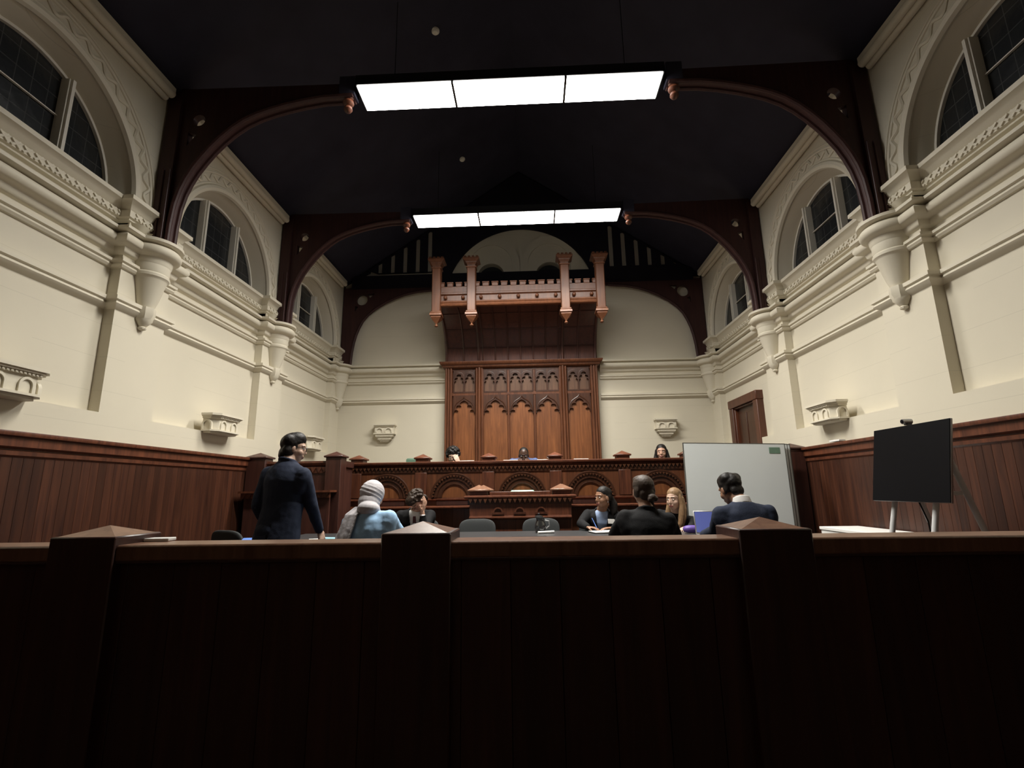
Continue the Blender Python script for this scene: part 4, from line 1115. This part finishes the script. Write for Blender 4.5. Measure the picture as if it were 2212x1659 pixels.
for i in range(13):
    t = i/12
    c = V((-1.290-.075*t-.075*t*t, 4.075-.045*math.sin(t*2.4), 1.082-.425*t)) if i else V((-1.235, 4.11, 1.105)); hw = .060+.030*t
    ax = V((.92, -.38, 0))
    rings.append([c+ax*(hw*math.cos(2*PI*k/28))+V((-.38, -.92, 0))*((.016+.012*t)*math.sin(2*PI*k/28)*(1+.0)+.008*math.sin(k*1.35+t*2)) for k in range(28)])
m.loft(rings)
o = remesh(m, 'scarf_end', 'scarf_grey', e, .005, 3, .003, .05)
m = MB()
for k in range(11):                                                       # knotted fringe at the scarf's end
    a = rings[-1][round(14*k/10) % 28]; m.tube([a, a+V((.004*((k % 3)-1), -.004, -.03)), a+V((.006*((k % 2)-.5), -.002, -.06))], .006, 5)
m.build('fringe', 'scarf_grey', e)
finish(e, -1.12, 4.07)

# curly-haired person in black suit, head in hand
PL = (-1.24, 6.16, .56); tf = (.10, -1)
e, H, Mh, N, r_, f_, u_ = person('curly-haired person in a black suit across the table, leaning forehead on one hand', (-1.165, 5.885, 1.105), (-.34, -.50, -.98), (-1.225, 6.01, 1.005), PL, tf, .170,
  {1: ((-1.47, 5.97, .83), (-1.33, 5.74, .795), (.7, -.5, 0), (0, 0, -1), (0, -1, 0), .4), -1: ((-1.085, 5.83, .80), (-1.098, 5.80, .985), (.22, -.05, 1), (-1, .2, .25), (-.4, -1, 0), .25)},
  sit_legs(PL, tf, 0), 'jacket', 'suit_black', 'skin_light', 1.0, eyes=False, cut=vcut(.30, .05), cutfab='shirt_white', sleeve=.72, bulge=-.05, upv=(-.15, .1, 1))
rr = random.Random(3); cu = list(CAP)+[('e', (0, .035, .105), (.078, .062, .038)), ('e', (0, .07, .082), (.066, .030, .032))]
for k in range(130):
    a = rr.uniform(0, 2*PI); t = rr.uniform(-.1, 1.0); q = (.090*math.cos(a)*math.sqrt(max(0, 1-t*t)), -.02+.106*math.sin(a)*math.sqrt(max(0, 1-t*t)), .04+.098*t)
    if q[1] > .06 and q[2] < .065: continue
    cu.append(('e', q, (.0145, .0145, .0145)))
hair(e, H, Mh, cu, 'hair_brown', .010, .02, .0058, 4)
m = MB(); c = N+f_*.128-u_*.12; m.add([c+r_*x+u_*z+f_*y for x, y, z in ((-.015, 0, .05), (.015, 0, .05), (.028, .01, -.16), (0, .012, -.20), (-.028, .01, -.16), (-.015, -.012, .05), (.015, -.012, .05), (.028, -.005, -.16), (0, -.003, -.20), (-.028, -.005, -.16))], [(0, 1, 2, 3, 4), (5, 9, 8, 7, 6), (0, 5, 6, 1), (1, 6, 7, 2), (2, 7, 8, 3), (3, 8, 9, 4), (4, 9, 5, 0)]); m.build('necktie', 'tie_maroon', e)
m = MB(); m.tube([V((-1.096, 5.80, .955))+V((.034*math.cos(a), .034*math.sin(a), 0)) for a in [2*PI*k/16 for k in range(16)]], .006, 6, closed=True); m.build('bracelet', 'metal_grey', e)
m = MB()
for s in (-1, 1): m.tube([H+Mh @ V((s*.033+.023*math.cos(a), .097, .004+.018*math.sin(a))) for a in [2*PI*k/14 for k in range(14)]], .0025, 6, closed=True); m.tube([H+Mh @ V(p) for p in ((s*.056, .095, .008), (s*.079, .0, .004))], .0025, 6)
m.tube([H+Mh @ V(p) for p in ((-.01, .099, .008), (.01, .099, .008))], .0025, 6); m.build('glasses', 'tie_maroon', e)
finish(e, -1.24, 6.16)

# person with white badge, dark hair tied back
PL = (.93, 6.17, .56); tf = (-.10, -1)
e, H, Mh, N, r_, f_, u_ = person('person across the table in a dark blazer, white name badge, writing', (.955, 5.955, 1.118), (-.86, -.52, -.06), (.945, 6.04, .975), PL, tf, .160,
  {1: ((.690, 5.93, .835), (.745, 5.77, .805), (.85, -.45, -.08), (0, 0, -1), (0, -1, .4), .75), -1: ((1.175, 5.92, .85), (1.03, 5.75, .795), (-.95, -.25, 0), (0, 0, -1), (0, -1, .4), .35)},
  sit_legs(PL, tf, 0), 'blazer', 'suit_black', 'skin_brown', .95, cut=vcut(.34, .06), cutfab='shirt_blue', bulge=-.03)
hair(e, H, Mh, [('e', (0, -.028, .040), (.080, .094, .084)), FRONT_HAIR, ('e', (.066, -.03, .0), (.018, .045, .045)), ('e', (-.066, -.03, .0), (.018, .045, .045)),
  ('e', (0, -.10, -.01), (.04, .035, .04)), ('c', [(0, -.12, -.02), (-.01, -.135, -.09), (-.02, -.12, -.17), (-.02, -.10, -.22)], [.036, .050, .045, .02])], 'hair_black', .005, .03, .0055, 5)
m = MB(); c = N-u_*.120-r_*.105+f_*.150; m.bbox((0, 0, 0), (.075, .006, .052), .002, 0, Matrix.Translation(c) @ Matrix((r_, (f_.x, f_.y, .10), (0, 0, 1))).transposed().to_4x4()); m.build('name_badge', 'paper', e)
m = MB()
for s in (-1, 1): m.ell(H+Mh @ V((s*.078, -.004, -.05)), (.006, .006, .01), Mh, 8)
m.build('earrings', 'metal_grey', e)
finish(e, .93, 6.17)
o = MB().tube([(.845, 5.735, .79), (.80, 5.79, .90)], .0045, 8).build('pen', 'blue_cover'); tag(o, 'thin pen held upright in the writing hand of the person with the badge', 'pen')

# person with low bun, back view
PL = (1.0, 4.05, .56); tf = (.08, 1)
e, H, Mh, N, r_, f_, u_ = person('person seated with back turned, black jacket, brown hair in a low bun', (1.036, 4.185, 1.200), (-.22, .97, -.06), (1.042, 4.12, 1.045), PL, tf, .165,
  {-1: ((.80, 4.24, .84), (.92, 4.52, .81), (.3, 1, -.1), (0, 0, -1), (1, 0, 0), .3), 1: ((1.285, 4.24, .84), (1.16, 4.52, .81), (-.3, 1, -.1), (0, 0, -1), (-1, 0, 0), .3)},
  sit_legs(PL, tf, 0), 'jacket', 'suit_black', 'skin_light', 1.0, bulge=-.03, noise=.014)
hair(e, H, Mh, [('e', (0, -.022, .038), (.084, .098, .086)), ('e', (0, .02, .085), (.066, .062, .038)), ('e', (.064, -.03, -.005), (.022, .05, .055)), ('e', (-.064, -.03, -.005), (.022, .05, .055)), ('e', (0, -.07, -.03), (.064, .042, .06)),
  ('e', (.022, -.118, -.062), (.034, .030, .030)), ('e', (.042, -.122, -.072), (.026, .024, .022)), ('e', (.005, -.122, -.078), (.026, .024, .022)), ('c', [(.02, -.10, -.085), (.03, -.115, -.125)], [.018, .006])], 'hair_grey_brown', .004, .03, .0055, 5)
finish(e, 1.0, 4.05)

# person with long blonde hair
PL = (1.68, 6.13, .56); tf = (-.25, -1)
e, H, Mh, N, r_, f_, u_ = person('person across the table in black with long straight blonde hair', (1.730, 5.835, 1.090), (-.72, -.68, -.10), (1.745, 5.93, .940), PL, tf, .150,
  {1: ((1.50, 5.83, .825), (1.54, 5.66, .80), (.8, -.6, 0), (0, 0, -1), (0, -1, 0), .4), -1: ((1.93, 5.82, .85), (1.83, 5.64, .80), (-.8, -.5, 0), (0, 0, -1), (0, -1, 0), .4)},
  sit_legs(PL, tf, 0), 'blouse', 'suit_black', 'skin_pale', .92, bulge=-.05, brow='hair_brown')
hair(e, H, Mh, [('e', (0, -.026, .038), (.082, .094, .086)), FRONT_HAIR,
  ('c', [(.072, .0, .03), (.082, -.02, -.06), (.095, .0, -.15), (.10, .03, -.22)], [.022, .030, .036, .016]), ('c', [(-.072, .0, .03), (-.085, .0, -.06), (-.085, .03, -.16), (-.075, .06, -.26), (-.07, .075, -.33)], [.022, .028, .034, .030, .010]),
  ('c', [(-.075, -.03, .0), (-.09, -.02, -.10), (-.09, .01, -.20), (-.08, .045, -.30)], [.03, .035, .034, .014]), ('c', [(0, -.085, .0), (0, -.095, -.10), (0, -.085, -.18)], [.06, .06, .03])], 'hair_blonde', .005, .03, .0055, 4)
finish(e, 1.68, 6.13)

# person in navy at the laptop, back view
PL = (1.80, 4.0, .56); tf = (-.05, 1)
e, H, Mh, N, r_, f_, u_ = person('person seated with back turned in navy with white collar, using the laptop', (1.742, 4.215, 1.195), (-.30, .86, -.42), (1.785, 4.105, 1.095), PL, tf, .188, drop=.082, arms=
  {-1: ((1.612, 4.25, .88), (1.60, 4.53, .815), (.2, 1, -.15), (0, 0, -1), (1, 0, 0), .4), 1: ((2.02, 4.24, .89), (1.96, 4.52, .815), (-.2, 1, -.15), (0, 0, -1), (-1, 0, 0), .4)},
  legs=sit_legs(PL, tf, 0), top='jacket', topmat='suit_navy', skin='skin_brown', w=1.12, bulge=-.06, noise=.012, collar=False, trous='suit_navy')
hair(e, H, Mh, CAP+[('e', (0, .004, .080), (.070, .076, .058)), ('e', (.045, -.05, .07), (.045, .05, .05)), ('e', (-.045, -.05, .07), (.045, .05, .05))], 'hair_black', .007, .04)
m = MB(); m.loft([[N+r_*rx*math.cos(a)+f_*(rx*.96*math.sin(a)+.004)+u_*(uu-.020*math.sin(a)) for a in [2*PI*k/28 for k in range(28)]] for rx, uu in ((.074, -.015), (.070, .010), (.0625, .043))]); remesh(m, 'shirt_collar', 'shirt_white', e, .006, 2)
finish(e, 1.80, 4.0)

# three people behind the bench
PL = (-1.09, 8.16, 1.10); tf = (0, -1)
e, H, Mh, N, r_, f_, u_ = person('person behind the bench at left with dark curly hair, hand on forehead', (-1.095, 7.95, 1.752), (0, -.90, -.42), (-1.09, 8.05, 1.60), PL, tf, .16,
  {1: ((-1.33, 7.75, 1.36), (-1.18, 7.50, 1.345), (.6, -.5, 0), (0, 0, -1), (0, -1, 0), .3), -1: ((-.93, 7.66, 1.38), (-.985, 7.83, 1.635), (-.42, .1, .9), (-.3, 1, .2), (-.5, .2, .3), .45)},
  sit_legs(PL, tf, .55), 'top', 'suit_black', 'skin_pale', .95, noise=.01)
rr = random.Random(5); cu = list(CAP)
for k in range(80):
    a = rr.uniform(0, 2*PI); t = rr.uniform(-.5, 1.0); s_ = math.sqrt(max(0, 1-t*t)); q = (.098*math.cos(a)*s_, -.03+.105*math.sin(a)*s_, .035+.105*t)
    if q[1] > .03 and q[2] < .08: continue
    cu.append(('e', q, (.024, .024, .024)))
hair(e, H, Mh, cu, 'hair_black', .010, .02, .0058, 4)
finish(e, -1.09, 8.16, .55)
PL = (.02, 8.16, 1.10)
e, H, Mh, N, r_, f_, u_ = person('person behind the middle of the bench in blue, close-cropped hair, hands at chin', (.022, 7.98, 1.752), (0, -.92, -.36), (.022, 8.06, 1.70), PL, (0, -1), .178, drop=.05, arms=
  {1: ((-.26, 7.70, 1.37), (-.075, 7.76, 1.585), (.35, .3, .9), (0.6, .8, 0), (0, 1, .4), .9), -1: ((.30, 7.70, 1.37), (.115, 7.76, 1.585), (-.35, .3, .9), (-.6, .8, 0), (0, 1, .4), .9)},
  legs=sit_legs(PL, (0, -1), .55), top='jacket', topmat='jacket_blue', skin='skin_dark', w=1.05, lips='lips_dark', noise=.01, cut=vcut(.22, .05), cutfab='shirt_white')
hair(e, H, Mh, [('e', (0, -.022, .036), (.0775, .094, .086)), ('e', (.066, -.03, .0), (.013, .04, .04)), ('e', (-.066, -.03, .0), (.013, .04, .04))], 'hair_black', .003, .01)
finish(e, .02, 8.16, .55)
PL = (2.17, 8.16, 1.10)
e, H, Mh, N, r_, f_, u_ = person('person behind the bench at right with long dark hair, in front of the plain wall', (2.165, 7.95, 1.757), (-.28, -.95, -.05), (2.175, 8.02, 1.60), PL, (0, -1), .155,
  {1: ((1.95, 7.75, 1.36), (2.05, 7.50, 1.345), (.6, -.5, 0), (0, 0, -1), (0, -1, 0), .3), -1: ((2.40, 7.75, 1.36), (2.28, 7.50, 1.345), (-.6, -.5, 0), (0, 0, -1), (0, -1, 0), .3)},
  sit_legs(PL, (0, -1), .55), 'top', 'suit_black', 'skin_light', .92, noise=.01)
hair(e, H, Mh, [('e', (0, -.026, .038), (.084, .095, .087)), FRONT_HAIR,
  ('c', [(.072, .0, .03), (.085, -.01, -.06), (.105, .0, -.16), (.12, .03, -.25)], [.024, .034, .040, .02]), ('c', [(-.072, .0, .03), (-.085, -.01, -.06), (-.105, .0, -.16), (-.12, .03, -.25)], [.024, .034, .040, .02]), ('c', [(0, -.08, 0), (0, -.09, -.15)], [.07, .07])], 'hair_black', .005, .03, .0055, 4)
finish(e, 2.17, 8.16, .55)
